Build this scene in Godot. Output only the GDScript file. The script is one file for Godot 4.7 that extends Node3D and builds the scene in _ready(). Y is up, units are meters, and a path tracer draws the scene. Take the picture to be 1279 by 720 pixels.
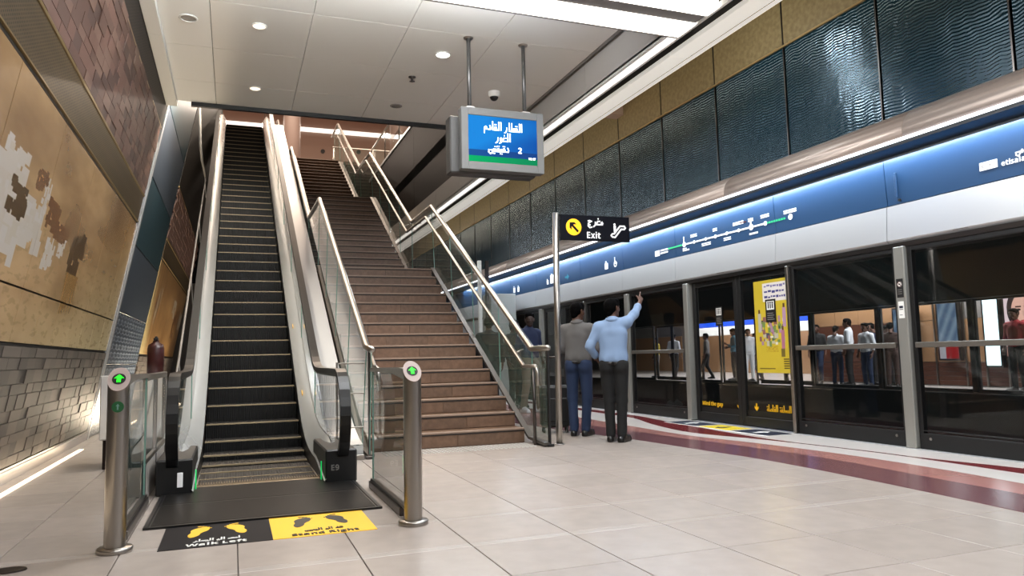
extends Node3D
# Metro platform with an escalator, a staircase and platform screen doors.
# x runs to the right towards the track, y up, -z along the platform; one unit is about a metre.

var M := {}
var counts := {}
var rng := RandomNumberGenerator.new()
const STAIR_SLOPE := 0.5615

# ------------------------------------------------------------------ scene helpers
func numbered(called: String, parent: Node) -> String:
	var key := str(parent.get_instance_id()) + called
	var n: int = counts.get(key, 0)
	counts[key] = n + 1
	return called if n == 0 else "%s_%03d" % [called, n]

func begin(smooth := false) -> SurfaceTool:
	var st := SurfaceTool.new()
	st.begin(Mesh.PRIMITIVE_TRIANGLES)
	st.set_smooth_group(1 if smooth else -1)
	return st

func finish(st: SurfaceTool) -> ArrayMesh:
	st.generate_normals()
	return st.commit()

func place(called: String, mesh: Mesh, material: Material, parent: Node = self, at := Vector3.ZERO, turn := Basis()) -> MeshInstance3D:
	var o := MeshInstance3D.new()
	o.name = numbered(called, parent)
	o.mesh = mesh
	o.material_override = material
	o.transform = Transform3D(turn, at)
	parent.add_child(o, true)
	return o

# a mesh whose shape was laid out in world coordinates
func obj(called: String, st: SurfaceTool, material: Material, parent: Node = self) -> MeshInstance3D:
	var o := place(called, finish(st), material, parent)
	var p := parent
	while p != self and p is Node3D:
		o.position -= p.position
		p = p.get_parent()
	return o

func tag(o: Node, label: String, category: String, group := "") -> Node:
	o.set_meta("label", label)
	o.set_meta("category", category)
	if group != "":
		o.set_meta("group", group)
	return o

func thing(called: String, label: String, category: String, at: Vector3, group := "") -> Node3D:
	var o := Node3D.new()
	o.name = numbered(called, self)
	add_child(o, true)
	o.position = at
	tag(o, label, category, group)
	return o

func structure(o: Node) -> Node:
	o.set_meta("kind", "structure")
	return o

func struct_node(called: String) -> Node3D:
	var o := Node3D.new()
	o.name = numbered(called, self)
	add_child(o, true)
	structure(o)
	return o

# ------------------------------------------------------------------ shape helpers
func tri(st: SurfaceTool, a: Vector3, b: Vector3, c: Vector3) -> void:
	st.add_vertex(a)
	st.add_vertex(c)
	st.add_vertex(b)

func quad(st: SurfaceTool, a: Vector3, b: Vector3, c: Vector3, d: Vector3) -> void:
	tri(st, a, b, c)
	tri(st, a, c, d)

# chamfered box; c is the middle, s the full size
func box(st: SurfaceTool, c: Vector3, s: Vector3, bevel := 0.0, turn := Basis()) -> void:
	var h := s * 0.5
	if bevel <= 0.0:
		var v := []
		for i in 8:
			v.append(c + turn * Vector3(h.x if i & 1 else -h.x, h.y if i & 2 else -h.y, h.z if i & 4 else -h.z))
		for q in [[4, 5, 7, 6], [1, 0, 2, 3], [5, 1, 3, 7], [0, 4, 6, 2], [6, 7, 3, 2], [0, 1, 5, 4]]:
			quad(st, v[q[0]], v[q[1]], v[q[2]], v[q[3]])
		return
	var b: float = min(bevel, min(h.x, min(h.y, h.z)) * 0.95)
	var p := {}
	for i in 8:
		var g := Vector3(1 if i & 1 else -1, 1 if i & 2 else -1, 1 if i & 4 else -1)
		for ax in 3:
			var w := Vector3(h.x - b, h.y - b, h.z - b)
			w[ax] += b
			p[i * 3 + ax] = c + turn * (w * g)
	for q in [[4, 5, 7, 6, 2], [1, 0, 2, 3, 2], [5, 1, 3, 7, 0], [0, 4, 6, 2, 0], [6, 7, 3, 2, 1], [0, 1, 5, 4, 1]]:
		quad(st, p[q[0] * 3 + q[4]], p[q[1] * 3 + q[4]], p[q[2] * 3 + q[4]], p[q[3] * 3 + q[4]])
	for i in 8:
		for ax in 3:
			if i & (1 << ax):
				continue
			var j: int = i | (1 << ax)
			var o1: int = (ax + 1) % 3
			var o2: int = (ax + 2) % 3
			var s1: int = 1 if i & (1 << o1) else -1
			var s2: int = 1 if i & (1 << o2) else -1
			if s1 * s2 > 0:
				quad(st, p[i * 3 + o1], p[j * 3 + o1], p[j * 3 + o2], p[i * 3 + o2])
			else:
				quad(st, p[i * 3 + o2], p[j * 3 + o2], p[j * 3 + o1], p[i * 3 + o1])
	for i in 8:
		var par: int = (i & 1) ^ ((i >> 1) & 1) ^ ((i >> 2) & 1)
		if par == 1:
			tri(st, p[i * 3], p[i * 3 + 1], p[i * 3 + 2])
		else:
			tri(st, p[i * 3], p[i * 3 + 2], p[i * 3 + 1])

# box given by two corners
func span(st: SurfaceTool, a: Vector3, b: Vector3, bevel := 0.0) -> void:
	box(st, (a + b) * 0.5, (b - a).abs(), bevel)

# prism: polygon (in the plane of axes u, v through o) swept along w
func prism(st: SurfaceTool, poly: PackedVector2Array, o: Vector3, u: Vector3, v: Vector3, w: Vector3) -> void:
	var pts := poly
	if Geometry2D.is_polygon_clockwise(pts) == (u.cross(v).dot(w) > 0):
		pts = poly.duplicate()
		pts.reverse()
	var n := pts.size()
	for i in n:
		var a: Vector3 = o + u * pts[i].x + v * pts[i].y
		var b: Vector3 = o + u * pts[(i + 1) % n].x + v * pts[(i + 1) % n].y
		quad(st, a, b, b + w, a + w)
	var t := Geometry2D.triangulate_polygon(pts)
	for i in range(0, t.size(), 3):
		var q := []
		for k in 3:
			q.append(o + u * pts[t[i + k]].x + v * pts[t[i + k]].y)
		var up: bool = (q[1] - q[0]).cross(q[2] - q[0]).dot(w) > 0
		if up:
			tri(st, q[0] + w, q[1] + w, q[2] + w)
			tri(st, q[0], q[2], q[1])
		else:
			tri(st, q[0] + w, q[2] + w, q[1] + w)
			tri(st, q[0], q[1], q[2])

# round bar through a list of points, one radius or one per point
func tube(st: SurfaceTool, pts: Array, r, seg := 10, flat_y := 1.0) -> void:
	var rings := []
	var n := pts.size()
	var side := Vector3.ZERO
	for i in n:
		var d: Vector3 = (pts[min(i + 1, n - 1)] - pts[max(i - 1, 0)]).normalized()
		if side == Vector3.ZERO:
			side = d.cross(Vector3.UP if absf(d.y) < 0.95 else Vector3.RIGHT).normalized()
		side = (side - d * side.dot(d)).normalized()
		var up := side.cross(d).normalized()
		var rr: float = r[i] if r is Array else r
		# keep the bar's width through a bend
		if i > 0 and i < n - 1:
			var c: float = (pts[i] - pts[i - 1]).normalized().dot(d)
			rr /= clampf(c, 0.6, 1.0) if not r is Array else 1.0
		var ring := []
		for k in seg:
			var a := TAU * k / seg
			ring.append(pts[i] + side * cos(a) * rr + up * sin(a) * rr * flat_y)
		rings.append(ring)
	for i in n - 1:
		for k in seg:
			var k2 := (k + 1) % seg
			quad(st, rings[i][k], rings[i][k2], rings[i + 1][k2], rings[i + 1][k])
	for k in range(1, seg - 1):
		tri(st, rings[0][0], rings[0][k + 1], rings[0][k])
		tri(st, rings[n - 1][0], rings[n - 1][k], rings[n - 1][k + 1])

# flat bar (rectangular section w wide along "side", t thick) through points in a plane x = const
func flatbar(st: SurfaceTool, pts: Array, w: float, t: float) -> void:
	var n := pts.size()
	var ring := []
	for i in n:
		var d: Vector3 = (pts[min(i + 1, n - 1)] - pts[max(i - 1, 0)]).normalized()
		var up := Vector3.RIGHT.cross(d).normalized()
		var c := 1.0
		if i > 0 and i < n - 1:
			c = clampf((pts[i] - pts[i - 1]).normalized().dot(d), 0.6, 1.0)
		var s := Vector3(w * 0.5, 0, 0)
		var e: Vector3 = up * t * 0.5 / c
		ring.append([pts[i] - s - e, pts[i] + s - e, pts[i] + s + e, pts[i] - s + e])
	for i in n - 1:
		for k in 4:
			quad(st, ring[i][(k + 1) % 4], ring[i][k], ring[i + 1][k], ring[i + 1][(k + 1) % 4])
	quad(st, ring[0][0], ring[0][1], ring[0][2], ring[0][3])
	quad(st, ring[n - 1][3], ring[n - 1][2], ring[n - 1][1], ring[n - 1][0])

func lathe(st: SurfaceTool, prof: Array, c: Vector3, seg := 24, turn := Basis()) -> void:
	for i in prof.size() - 1:
		for k in seg:
			var q := []
			for e in [[i, k], [i, k + 1], [i + 1, k + 1], [i + 1, k]]:
				var a: float = TAU * e[1] / seg
				q.append(c + turn * Vector3(prof[e[0]].x * sin(a), prof[e[0]].y, prof[e[0]].x * cos(a)))
			quad(st, q[0], q[1], q[2], q[3])

func disc_poly(r: float, seg := 24, cx := 0.0, cy := 0.0, ry := -1.0) -> PackedVector2Array:
	var p := PackedVector2Array()
	for k in seg:
		var a := TAU * k / seg
		p.append(Vector2(cx + cos(a) * r, cy + sin(a) * (r if ry < 0 else ry)))
	return p

func arc(c: Vector3, r: float, a0: float, a1: float, n: int) -> Array:   # in the plane x = const, angle from -z towards +y
	var out := []
	for i in n + 1:
		var a := deg_to_rad(lerpf(a0, a1, float(i) / n))
		out.append(c + Vector3(0, sin(a) * r, -cos(a) * r))
	return out

# printed or cut-out lettering as thin solid letters. h = height of a capital
func lettering(called: String, txt: String, h: float, at: Vector3, right: Vector3, up: Vector3, material: Material, parent: Node, bold := true) -> MeshInstance3D:
	var f := SystemFont.new()
	f.font_names = PackedStringArray(["Droid Sans"])
	f.font_weight = 700 if bold else 400
	var t := TextMesh.new()
	t.font = f
	t.text = txt
	t.font_size = 48
	t.pixel_size = h / 34.5
	t.depth = 0.003
	t.curve_step = 2.0
	var o := place(called, t, material, parent)
	o.basis = Basis(right, up, right.cross(up))
	o.position = at
	var p := parent
	while p != self and p is Node3D:
		o.position -= p.position
		p = p.get_parent()
	return o

# a small Arabic pen: every code is one joined letter shape, drawn right to left.
func arabic_strokes(word: String) -> Array:
	var out := []
	var x := 0.0
	for ch in word:
		var s := []
		var w := 0.3
		match ch:
			"A": s = [[[-0.1, 0], [-0.1, 1.0]]]; w = 0.28
			"a": s = [[[0, 0], [-0.15, 0], [-0.17, 1.0]]]; w = 0.36
			"l": s = [[[-0.1, 1.0], [-0.1, 0], [-0.3, 0]]]
			"L": s = [[[0, 0], [-0.3, 0]], [[-0.15, 0], [-0.15, 1.0]]]
			"q", "f":
				s = [[[-0.42, 0], [-0.1, 0], [-0.04, 0.2], [-0.14, 0.4], [-0.28, 0.32], [-0.3, 0.12], [-0.2, 0]]]; w = 0.42
				s.append_array(dots(-0.17, 0.66, 2 if ch == "q" else 1))
			"Q", "F":
				s = [[[0, 0], [-0.42, 0]], [[-0.2, 0], [-0.32, 0.14], [-0.28, 0.36], [-0.16, 0.38], [-0.1, 0.2], [-0.2, 0]]]; w = 0.42
				s.append_array(dots(-0.21, 0.66, 2 if ch == "Q" else 1))
			"T": s = [[[0, 0], [-0.55, 0]], [[-0.36, 0.02], [-0.2, 0.3], [-0.05, 0.34], [0.02, 0.16], [-0.06, 0]], [[-0.38, 0], [-0.38, 1.0]]]; w = 0.55
			"R": s = [[[-0.12, 0.38], [-0.14, 0.08], [-0.24, -0.16], [-0.42, -0.26]]]; w = 0.44
			"r": s = [[[0, 0], [-0.1, 0.02], [-0.14, 0.3]], [[-0.14, 0.2], [-0.2, -0.1], [-0.4, -0.26]]]; w = 0.42
			"d": s = [[[-0.16, 0.5], [-0.08, 0.22], [-0.1, 0.03], [-0.4, 0]]]; w = 0.5
			"m": s = [[[-0.4, 0], [-0.1, 0], [-0.03, 0.18], [-0.14, 0.32], [-0.26, 0.2], [-0.2, 0]]]; w = 0.38
			"M": s = [[[-0.32, 0.05], [-0.1, 0.02], [-0.05, 0.22], [-0.18, 0.36], [-0.32, 0.24], [-0.36, 0.05], [-0.38, -0.45]]]; w = 0.5
			"x": s = [[[0, 0], [-0.5, 0]], [[-0.05, 0.4], [-0.32, 0.4], [-0.5, 0.02]]]; w = 0.5; s.append_array(dots(-0.26, 0.7, 1))
			"J": s = [[[-0.05, 0.36], [-0.3, 0.44], [-0.5, 0.4]], [[-0.12, 0.38], [-0.46, 0.12], [-0.5, -0.2], [-0.3, -0.4], [-0.05, -0.34]]]; w = 0.6; s.append_array(dots(-0.28, -0.08, 1))
			"w": s = [[[0, 0.02], [-0.12, 0.0], [-0.3, 0.06], [-0.3, 0.3], [-0.18, 0.38], [-0.08, 0.24], [-0.14, 0.04], [-0.2, -0.16], [-0.4, -0.28]]]; w = 0.46
			"y": s = [[[0, 0], [-0.26, 0]], [[-0.12, 0], [-0.12, 0.3]]]; w = 0.26; s.append_array(dots(-0.12, -0.26, 2))
			"t": s = [[[0, 0], [-0.26, 0]], [[-0.12, 0], [-0.12, 0.3]]]; w = 0.26; s.append_array(dots(-0.12, 0.58, 2))
			"s": s = [[[0, 0], [-0.5, 0]], [[-0.08, 0], [-0.08, 0.28]], [[-0.24, 0], [-0.24, 0.28]], [[-0.4, 0], [-0.4, 0.3]]]; w = 0.5
			"S": s = [[[0, 0], [-0.6, 0]], [[-0.42, 0.02], [-0.24, 0.32], [-0.06, 0.34], [0.0, 0.16], [-0.08, 0]], [[-0.5, 0], [-0.5, 0.2]]]; w = 0.6
			"n": s = [[[0, 0], [-0.06, 0.0], [-0.08, 0.2]], [[-0.08, 0.2], [-0.06, -0.14], [-0.28, -0.32], [-0.5, -0.16], [-0.5, 0.16]]]; w = 0.58; s.append_array(dots(-0.28, 0.14, 1))
			"h": s = [[[0, 0], [-0.1, 0.0], [-0.12, 0.34], [-0.3, 0.2], [-0.28, 0.02], [-0.12, 0.02]]]; w = 0.42; s.append_array(dots(-0.2, 0.66, 2))
			"p": s = [[[-0.1, 0.4], [-0.5, 0.0], [-0.6, 0.05]], [[-0.1, 0.4], [-0.05, 0], [-0.5, 0]]]; w = 0.6
			" ": w = 0.35
		for line in s:
			var l := []
			for q in line:
				l.append(Vector2(x + q[0], q[1]))
			out.append(l)
		x -= w
	return [out, -x]

func dots(cx: float, cy: float, n: int) -> Array:
	if n == 1:
		return [[[cx - 0.01, cy], [cx + 0.01, cy]]]
	return [[[cx - 0.11, cy], [cx - 0.09, cy]], [[cx + 0.09, cy], [cx + 0.11, cy]]]

# centre of the word at "at"; h = height of an alef
func arabic(called: String, word: String, h: float, at: Vector3, right: Vector3, up: Vector3, material: Material, parent: Node, weight := 0.085) -> MeshInstance3D:
	var g := arabic_strokes(word)
	var st := begin()
	var nrm := right.cross(up)
	for l in g[0]:
		for i in l.size() - 1:
			var a: Vector2 = l[i]
			var b: Vector2 = l[i + 1]
			var d := (b - a).normalized() * weight
			var e := Vector2(-d.y, d.x)
			var poly := PackedVector2Array([a - d * 0.7 + e, a - d * 0.7 - e, b + d * 0.7 - e, b + d * 0.7 + e])
			prism(st, poly, at + right * g[1] * h * 0.5 - up * h * 0.4, right * h, up * h, nrm * 0.003)
	return obj(called, st, material, parent)

# ------------------------------------------------------------------ materials
func mat(called: String, c: Color, rough := 0.6, metal := 0.0) -> StandardMaterial3D:
	var m := StandardMaterial3D.new()
	m.resource_name = called
	m.albedo_color = c
	m.roughness = rough
	m.metallic = metal
	M[called] = m
	return m

func glow(called: String, c: Color, energy: float) -> StandardMaterial3D:
	var m := mat(called, c, 0.5)
	m.emission_enabled = true
	m.emission = c
	m.emission_energy_multiplier = energy
	return m

func glass(called: String, c: Color, alpha: float) -> StandardMaterial3D:
	var m := mat(called, Color(c.r, c.g, c.b, alpha), 0.02)
	m.transparency = BaseMaterial3D.TRANSPARENCY_ALPHA
	return m

func noise_tex(freq: float, size: int, seed_n: int, lo: Color, hi: Color, octaves := 4, kind := FastNoiseLite.TYPE_SIMPLEX_SMOOTH) -> ImageTexture:
	var n := FastNoiseLite.new()
	n.noise_type = kind
	n.frequency = freq
	n.seed = seed_n
	n.fractal_octaves = octaves
	var src := n.get_seamless_image(size, size)
	src.convert(Image.FORMAT_L8)
	var im := Image.create(size, size, false, Image.FORMAT_RGB8)
	for y in size:
		for x in size:
			im.set_pixel(x, y, lo.lerp(hi, src.get_pixel(x, y).r))
	return ImageTexture.create_from_image(im)

func triplanar(m: StandardMaterial3D, scale: Vector3) -> void:
	m.uv1_triplanar = true
	m.uv1_world_triplanar = true
	m.uv1_scale = scale

func make_materials() -> void:
	var grain := noise_tex(0.02, 256, 3, Color(0.95, 0.95, 0.95), Color(1, 1, 1), 5)
	for k in 4:
		var m := mat("floor_tile_%d" % k, [Color(0.645, 0.603, 0.568), Color(0.655, 0.614, 0.58), Color(0.635, 0.594, 0.56), Color(0.65, 0.607, 0.573)][k], 0.25)
		m.albedo_texture = grain
		triplanar(m, Vector3(0.9, 0.9, 0.9))
	mat("floor_strip", Color(0.672, 0.635, 0.602), 0.18)
	mat("stud_grey", Color(0.55, 0.54, 0.52), 0.5)
	mat("grout", Color(0.36, 0.33, 0.31), 0.8)
	mat("pale_stone", Color(0.80, 0.775, 0.75), 0.22)
	mat("red_band", Color(0.43, 0.15, 0.165), 0.2)
	mat("pink_band", Color(0.62, 0.435, 0.41), 0.2)
	mat("maroon_band", Color(0.40, 0.265, 0.28), 0.2)
	mat("steel", Color(0.62, 0.60, 0.575), 0.28, 1.0)
	mat("bright_steel", Color(0.82, 0.82, 0.82), 0.14, 1.0)
	mat("deck_steel", Color(0.86, 0.87, 0.87), 0.22, 0.55)
	mat("dark_steel", Color(0.33, 0.31, 0.30), 0.3, 1.0)
	var sp := mat("aluminium", Color(0.75, 0.755, 0.76), 0.34, 0.5)
	sp.metallic_specular = 0.5
	mat("hood_metal", Color(0.62, 0.56, 0.52), 0.42, 0.4)
	var bl := mat("blue_panel", Color(0.08, 0.235, 0.38), 0.3)
	bl.clearcoat_enabled = true
	bl.clearcoat = 0.4
	mat("black", Color(0.025, 0.025, 0.028), 0.45)
	mat("soot", Color(0.05, 0.048, 0.046), 0.85)
	mat("rubber", Color(0.02, 0.02, 0.022), 0.32)
	mat("gasket", Color(0.03, 0.03, 0.03), 0.5)
	mat("white_paint", Color(0.90, 0.90, 0.88), 0.5)
	mat("ceiling_paint", Color(0.86, 0.85, 0.82), 0.42)
	mat("bulkhead_paint", Color(0.70, 0.685, 0.665), 0.5)
	mat("ceiling_gap", Color(0.28, 0.27, 0.26), 0.8)
	mat("grey_paint", Color(0.50, 0.485, 0.47), 0.5)
	var tile := mat("stair_tile", Color(0.41, 0.315, 0.245), 0.45)
	tile.albedo_texture = noise_tex(0.03, 256, 9, Color(0.82, 0.80, 0.78), Color(1, 1, 1), 4)
	triplanar(tile, Vector3(1.5, 1.5, 1.5))
	var tile2 := mat("stair_tile_worn", Color(0.44, 0.335, 0.26), 0.45)
	tile2.albedo_texture = tile.albedo_texture
	triplanar(tile2, Vector3(1.3, 1.3, 1.3))
	mat("stringer", Color(0.36, 0.34, 0.32), 0.4, 0.7)
	mat("nosing", Color(0.50, 0.42, 0.36), 0.4)
	mat("nosing_groove", Color(0.10, 0.075, 0.06), 0.6)
	var br := mat("brown_panel", Color(0.115, 0.082, 0.068), 0.55)
	br.metallic_specular = 0.25
	# teal wall: fine horizontal ripples
	var teal := mat("teal_panel", Color(0.035, 0.17, 0.215), 0.22)
	teal.metallic = 0.35
	var rip := FastNoiseLite.new()
	rip.noise_type = FastNoiseLite.TYPE_SIMPLEX_SMOOTH
	rip.seed = 21
	rip.frequency = 0.05
	rip.fractal_octaves = 2
	var ri := Image.create(512, 512, false, Image.FORMAT_RGB8)
	for y in 512:
		for x in 512:
			var u := TAU * x / 512.0
			var v := TAU * y / 512.0
			var w := rip.get_noise_3d(cos(u) * 20.0 + 300.0, sin(u) * 20.0, cos(v) * 14.0 + 3.0 * sin(v)) * 2.2 + 0.5 * rip.get_noise_3d(cos(u) * 50.0, sin(u) * 50.0 + 70.0, sin(v) * 60.0)
			var hgt := 0.5 + 0.5 * sin(v * 42.0 + w * 2.0)
			ri.set_pixel(x, y, Color(hgt, hgt, hgt))
	teal.heightmap_enabled = true
	teal.heightmap_texture = ImageTexture.create_from_image(ri)
	teal.heightmap_scale = 0.2
	triplanar(teal, Vector3(0.7, 0.7, 0.7))
	var gold := mat("gold_band", Color(0.50, 0.44, 0.31), 0.4, 0.25)
	gold.albedo_texture = noise_tex(0.04, 256, 17, Color(0.78, 0.75, 0.70), Color(1, 1, 1), 5)
	triplanar(gold, Vector3(1.2, 1.2, 1.2))
	mat("gold_trim", Color(0.62, 0.53, 0.36), 0.3, 0.7)
	for k in 4:
		mat("slate_%d" % k, [Color(0.235, 0.215, 0.20), Color(0.29, 0.265, 0.245), Color(0.20, 0.185, 0.175), Color(0.33, 0.30, 0.275)][k], 0.5)
		mat("red_slate_%d" % k, [Color(0.38, 0.285, 0.25), Color(0.44, 0.33, 0.29), Color(0.33, 0.25, 0.225), Color(0.47, 0.37, 0.325)][k], 0.5)
	mat("slate_joint", Color(0.15, 0.135, 0.125), 0.8)
	# bronze mesh band: woven dots in relief
	var di := Image.create(64, 64, false, Image.FORMAT_RGB8)
	for y in 64:
		for x in 64:
			var dx := float(x % 16) - 7.5
			var dy := float((y + (8 if (x / 16) % 2 else 0)) % 16) - 7.5
			var t := 0.35 if dx * dx + dy * dy < 22.0 else 1.0
			di.set_pixel(x, y, Color(t, t, t))
	var dot := ImageTexture.create_from_image(di)
	var bz := mat("bronze_mesh", Color(0.40, 0.335, 0.235), 0.4, 0.5)
	bz.albedo_texture = dot
	triplanar(bz, Vector3(9, 9, 9))
	var dz := mat("dark_mesh", Color(0.20, 0.175, 0.155), 0.5, 0.3)
	dz.albedo_texture = dot
	triplanar(dz, Vector3(7, 7, 7))
	# dark teal pillar with a woven print
	var pp := mat("pattern_panel", Color(0.66, 0.70, 0.74), 0.35, 0.1)
	var pi := Image.create(128, 128, false, Image.FORMAT_RGB8)
	pi.fill(Color(0.28, 0.33, 0.40))
	for y in 128:
		for x in 128:
			var a := (x + y) % 32
			var b := (x - y + 128) % 32
			var on: bool = (a < 5 and (y / 16) % 2 == 0) or (b < 5 and (x / 16) % 2 == 0) or (x % 32 < 4 and (y / 32) % 2 == 0)
			if on:
				pi.set_pixel(x, y, Color(0.95, 0.97, 1.0))
	pp.albedo_texture = ImageTexture.create_from_image(pi)
	triplanar(pp, Vector3(2.6, 4.2, 0.75))
	mat("teal_pillar", Color(0.16, 0.255, 0.295), 0.32, 0.1)
	mat("blue_pillar", Color(0.27, 0.31, 0.36), 0.3, 0.1)
	glass("door_glass", Color(0.2, 0.22, 0.22), 0.10)
	glass("clear_glass", Color(0.62, 0.74, 0.70), 0.10)
	glass("green_glass", Color(0.30, 0.45, 0.40), 0.26)
	mat("glass_edge", Color(0.42, 0.56, 0.52), 0.15)
	mat("navy", Color(0.03, 0.035, 0.065), 0.55).metallic_specular = 0.25
	mat("yellow", Color(0.93, 0.72, 0.10), 0.5)
	mat("poster_yellow", Color(0.86, 0.76, 0.18), 0.4)
	mat("ink", Color(0.04, 0.035, 0.03), 0.5)
	glow("print_white", Color(0.95, 0.95, 0.95), 0.12)
	glow("sign_yellow", Color(1.0, 0.72, 0.08), 0.25)
	glow("screen_text", Color(0.95, 0.98, 1.0), 1.3)
	glow("floor_glow", Color(1.0, 0.92, 0.80), 2.0)
	glow("green_led", Color(0.10, 0.95, 0.12), 1.6)
	glow("green_comb", Color(0.0, 0.75, 0.35), 0.9)
	mat("green_print", Color(0.02, 0.30, 0.14), 0.5)
	mat("green_line", Color(0.12, 0.70, 0.45), 0.5)
	glow("lamp_strip", Color(1.0, 0.985, 0.95), 3.2)
	glow("lamp_strip_soft", Color(1.0, 0.985, 0.95), 1.1)
	glow("glowing_white_paint", Color(0.95, 0.94, 0.90), 0.45)  # white soffit paint given a glow to look brightly lit
	glow("edge_strip", Color(0.93, 0.96, 1.0), 3.0)
	glow("downlight", Color(1.0, 0.98, 0.95), 6.0)
	glow("downlight_dim", Color(1.0, 0.9, 0.78), 2.2)
	# people
	mat("skin_brown", Color(0.33, 0.21, 0.15), 0.5)
	mat("skin_dark", Color(0.20, 0.13, 0.10), 0.5)
	mat("hair", Color(0.012, 0.010, 0.010), 0.75).metallic_specular = 0.15
	for c in [["light_blue_shirt", Color(0.45, 0.535, 0.65)], ["grey_shirt", Color(0.33, 0.32, 0.315)], ["navy_shirt", Color(0.075, 0.12, 0.24)], ["black_trousers", Color(0.010, 0.008, 0.008)], ["jeans", Color(0.075, 0.145, 0.26)],
			["khaki", Color(0.42, 0.38, 0.33)], ["white_cloth", Color(0.78, 0.80, 0.82)], ["teal_shirt", Color(0.30, 0.52, 0.60)], ["dark_cloth", Color(0.05, 0.05, 0.06)], ["red_shirt", Color(0.50, 0.07, 0.09)], ["brown_cloth", Color(0.20, 0.13, 0.11)], ["yellow_cloth", Color(0.62, 0.55, 0.16)]]:
		var m := mat(c[0], c[1], 0.85)
		m.rim_enabled = true
		m.rim = 0.2 if c[1].g > 0.2 else 0.03
	mat("shoe", Color(0.035, 0.03, 0.03), 0.3)
	mat("white_shoe", Color(0.72, 0.72, 0.72), 0.6)
	mat("leather", Color(0.06, 0.05, 0.05), 0.5)
	# opposite platform
	mat("tan_wall", Color(0.62, 0.47, 0.33), 0.5)
	mat("wood_brown", Color(0.33, 0.17, 0.10), 0.5)
	mat("far_floor", Color(0.62, 0.60, 0.58), 0.25)

# ------------------------------------------------------------------ camera, light
var cam: Camera3D

func area_light(called: String, at: Vector3, towards: Vector3, size: Vector2, energy: float, color := Color(0.97, 0.985, 1.0)) -> void:
	var l := AreaLight3D.new()
	l.name = numbered(called, self)
	l.area_size = size
	l.light_energy = energy
	l.light_color = color
	l.area_range = 60.0
	l.area_attenuation = 2.0
	l.shadow_enabled = true
	var z := -towards.normalized()
	var x := Vector3.BACK if called.begins_with("cove") or called.begins_with("door_strip") else Vector3.RIGHT
	var y := z.cross(x).normalized()
	x = y.cross(z)
	l.transform = Transform3D(Basis(x, y, z), at)
	add_child(l, true)

func camera_and_light() -> void:
	cam = Camera3D.new()
	cam.name = "camera"
	cam.position = Vector3(0, 1.0, 0)
	cam.rotation_degrees = Vector3(5.28435, -20.64676, -1.25301)
	cam.fov = 42.52
	cam.near = 0.05
	cam.far = 300.0
	add_child(cam)
	var we := WorldEnvironment.new()
	we.name = "world_environment"
	var e := Environment.new()
	e.background_mode = Environment.BG_COLOR
	e.background_color = Color(0.02, 0.02, 0.02)
	e.tonemap_mode = Environment.TONE_MAPPER_LINEAR
	e.tonemap_exposure = 1.0
	e.sdfgi_enabled = true
	e.ssao_enabled = true
	e.ssil_enabled = true
	we.environment = e
	add_child(we)
	# light troughs running across the ceiling; a far-side light is added to brighten the tray
	for z in [-6.37, -5.92]:
		area_light("trough_light", Vector3(2.3, 4.36, z), Vector3.DOWN, Vector2(4.0, 0.26), 11.0)
	area_light("trough_fill_light", Vector3(1.1, 4.60, -6.60), Vector3(0, 0.35, -1), Vector2(3.8, 0.30), 13.0)
	for z in [-2.6, 0.6, 3.8]:
		area_light("ceiling_light", Vector3(2.2, 4.36, z), Vector3.DOWN, Vector2(5.0, 0.3), 13.0)
	# the long bright soffit beside the track; the unseen cove strip above it is added fill
	area_light("soffit_light", Vector3(4.375, 4.365, -14.5), Vector3.DOWN, Vector2(0.12, 15.0), 24.0)
	area_light("soffit_light", Vector3(4.375, 4.365, 0.0), Vector3.DOWN, Vector2(0.12, 10.0), 14.0)
	area_light("cove_fill_light", Vector3(4.80, 4.95, -10.0), Vector3(1, 0.25, 0), Vector2(34.0, 0.10), 26.0, Color(1, 0.95, 0.86))
	area_light("cove_spot_light", Vector3(4.965, 4.76, -7.45), Vector3(1, -0.25, 0.3), Vector2(0.34, 0.14), 3.0, Color(0.92, 0.97, 1.0))
	# strip lamps over the platform doors
	area_light("door_strip_light", Vector3(6.28, 2.985, -9.0), Vector3(0.22, -1, 0), Vector2(24.0, 0.05), 28.0, Color(0.90, 0.95, 1.0))
	# added fill lamp hidden behind the ceiling edge, brightening the leaning wall beside the escalator
	area_light("shaft_fill_light", Vector3(-0.25, 5.3, -11.62), Vector3(-0.75, -0.45, -0.6), Vector2(0.9, 0.12), 20.0, Color(1, 0.95, 0.88))
	# slim lamp let into the floor along the leaning wall
	area_light("floor_strip_light", Vector3(-1.69, 0.012, -3.0), Vector3(-0.15, 1, 0), Vector2(0.04, 14.0), 2.4, Color(1, 0.90, 0.76))
	area_light("floor_strip_light", Vector3(-1.22, 0.012, -17.2), Vector3(-0.5, 1, 0), Vector2(0.04, 8.8), 36.0, Color(1, 0.92, 0.80))  # added hidden length, brightens the wall beyond the pillar
	# upper concourse
	area_light("concourse_light", Vector3(1.5, 12.6, -26.0), Vector3.DOWN, Vector2(9.0, 6.0), 125.0, Color(1.0, 0.90, 0.80))
	# opposite platform
	area_light("far_platform_light", Vector3(16.3, 3.5, -12.5), Vector3(0, -1, 0), Vector2(0.8, 12.0), 62.0)
	area_light("far_platform_light", Vector3(20.0, 3.5, -24.0), Vector3(0, -1, 0), Vector2(5.0, 14.0), 105.0)

# ------------------------------------------------------------------ the setting
func in_frame(p: Vector3, margin := 60.0) -> bool:
	var c := cam.transform.affine_inverse() * p
	if c.z > -0.2:
		return false
	var x := 639.5 + 925.2 * c.x / -c.z
	var y := 360.0 - 925.2 * c.y / -c.z
	return x > -margin and x < 1279 + margin and y > -margin and y < 720 + margin

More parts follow.
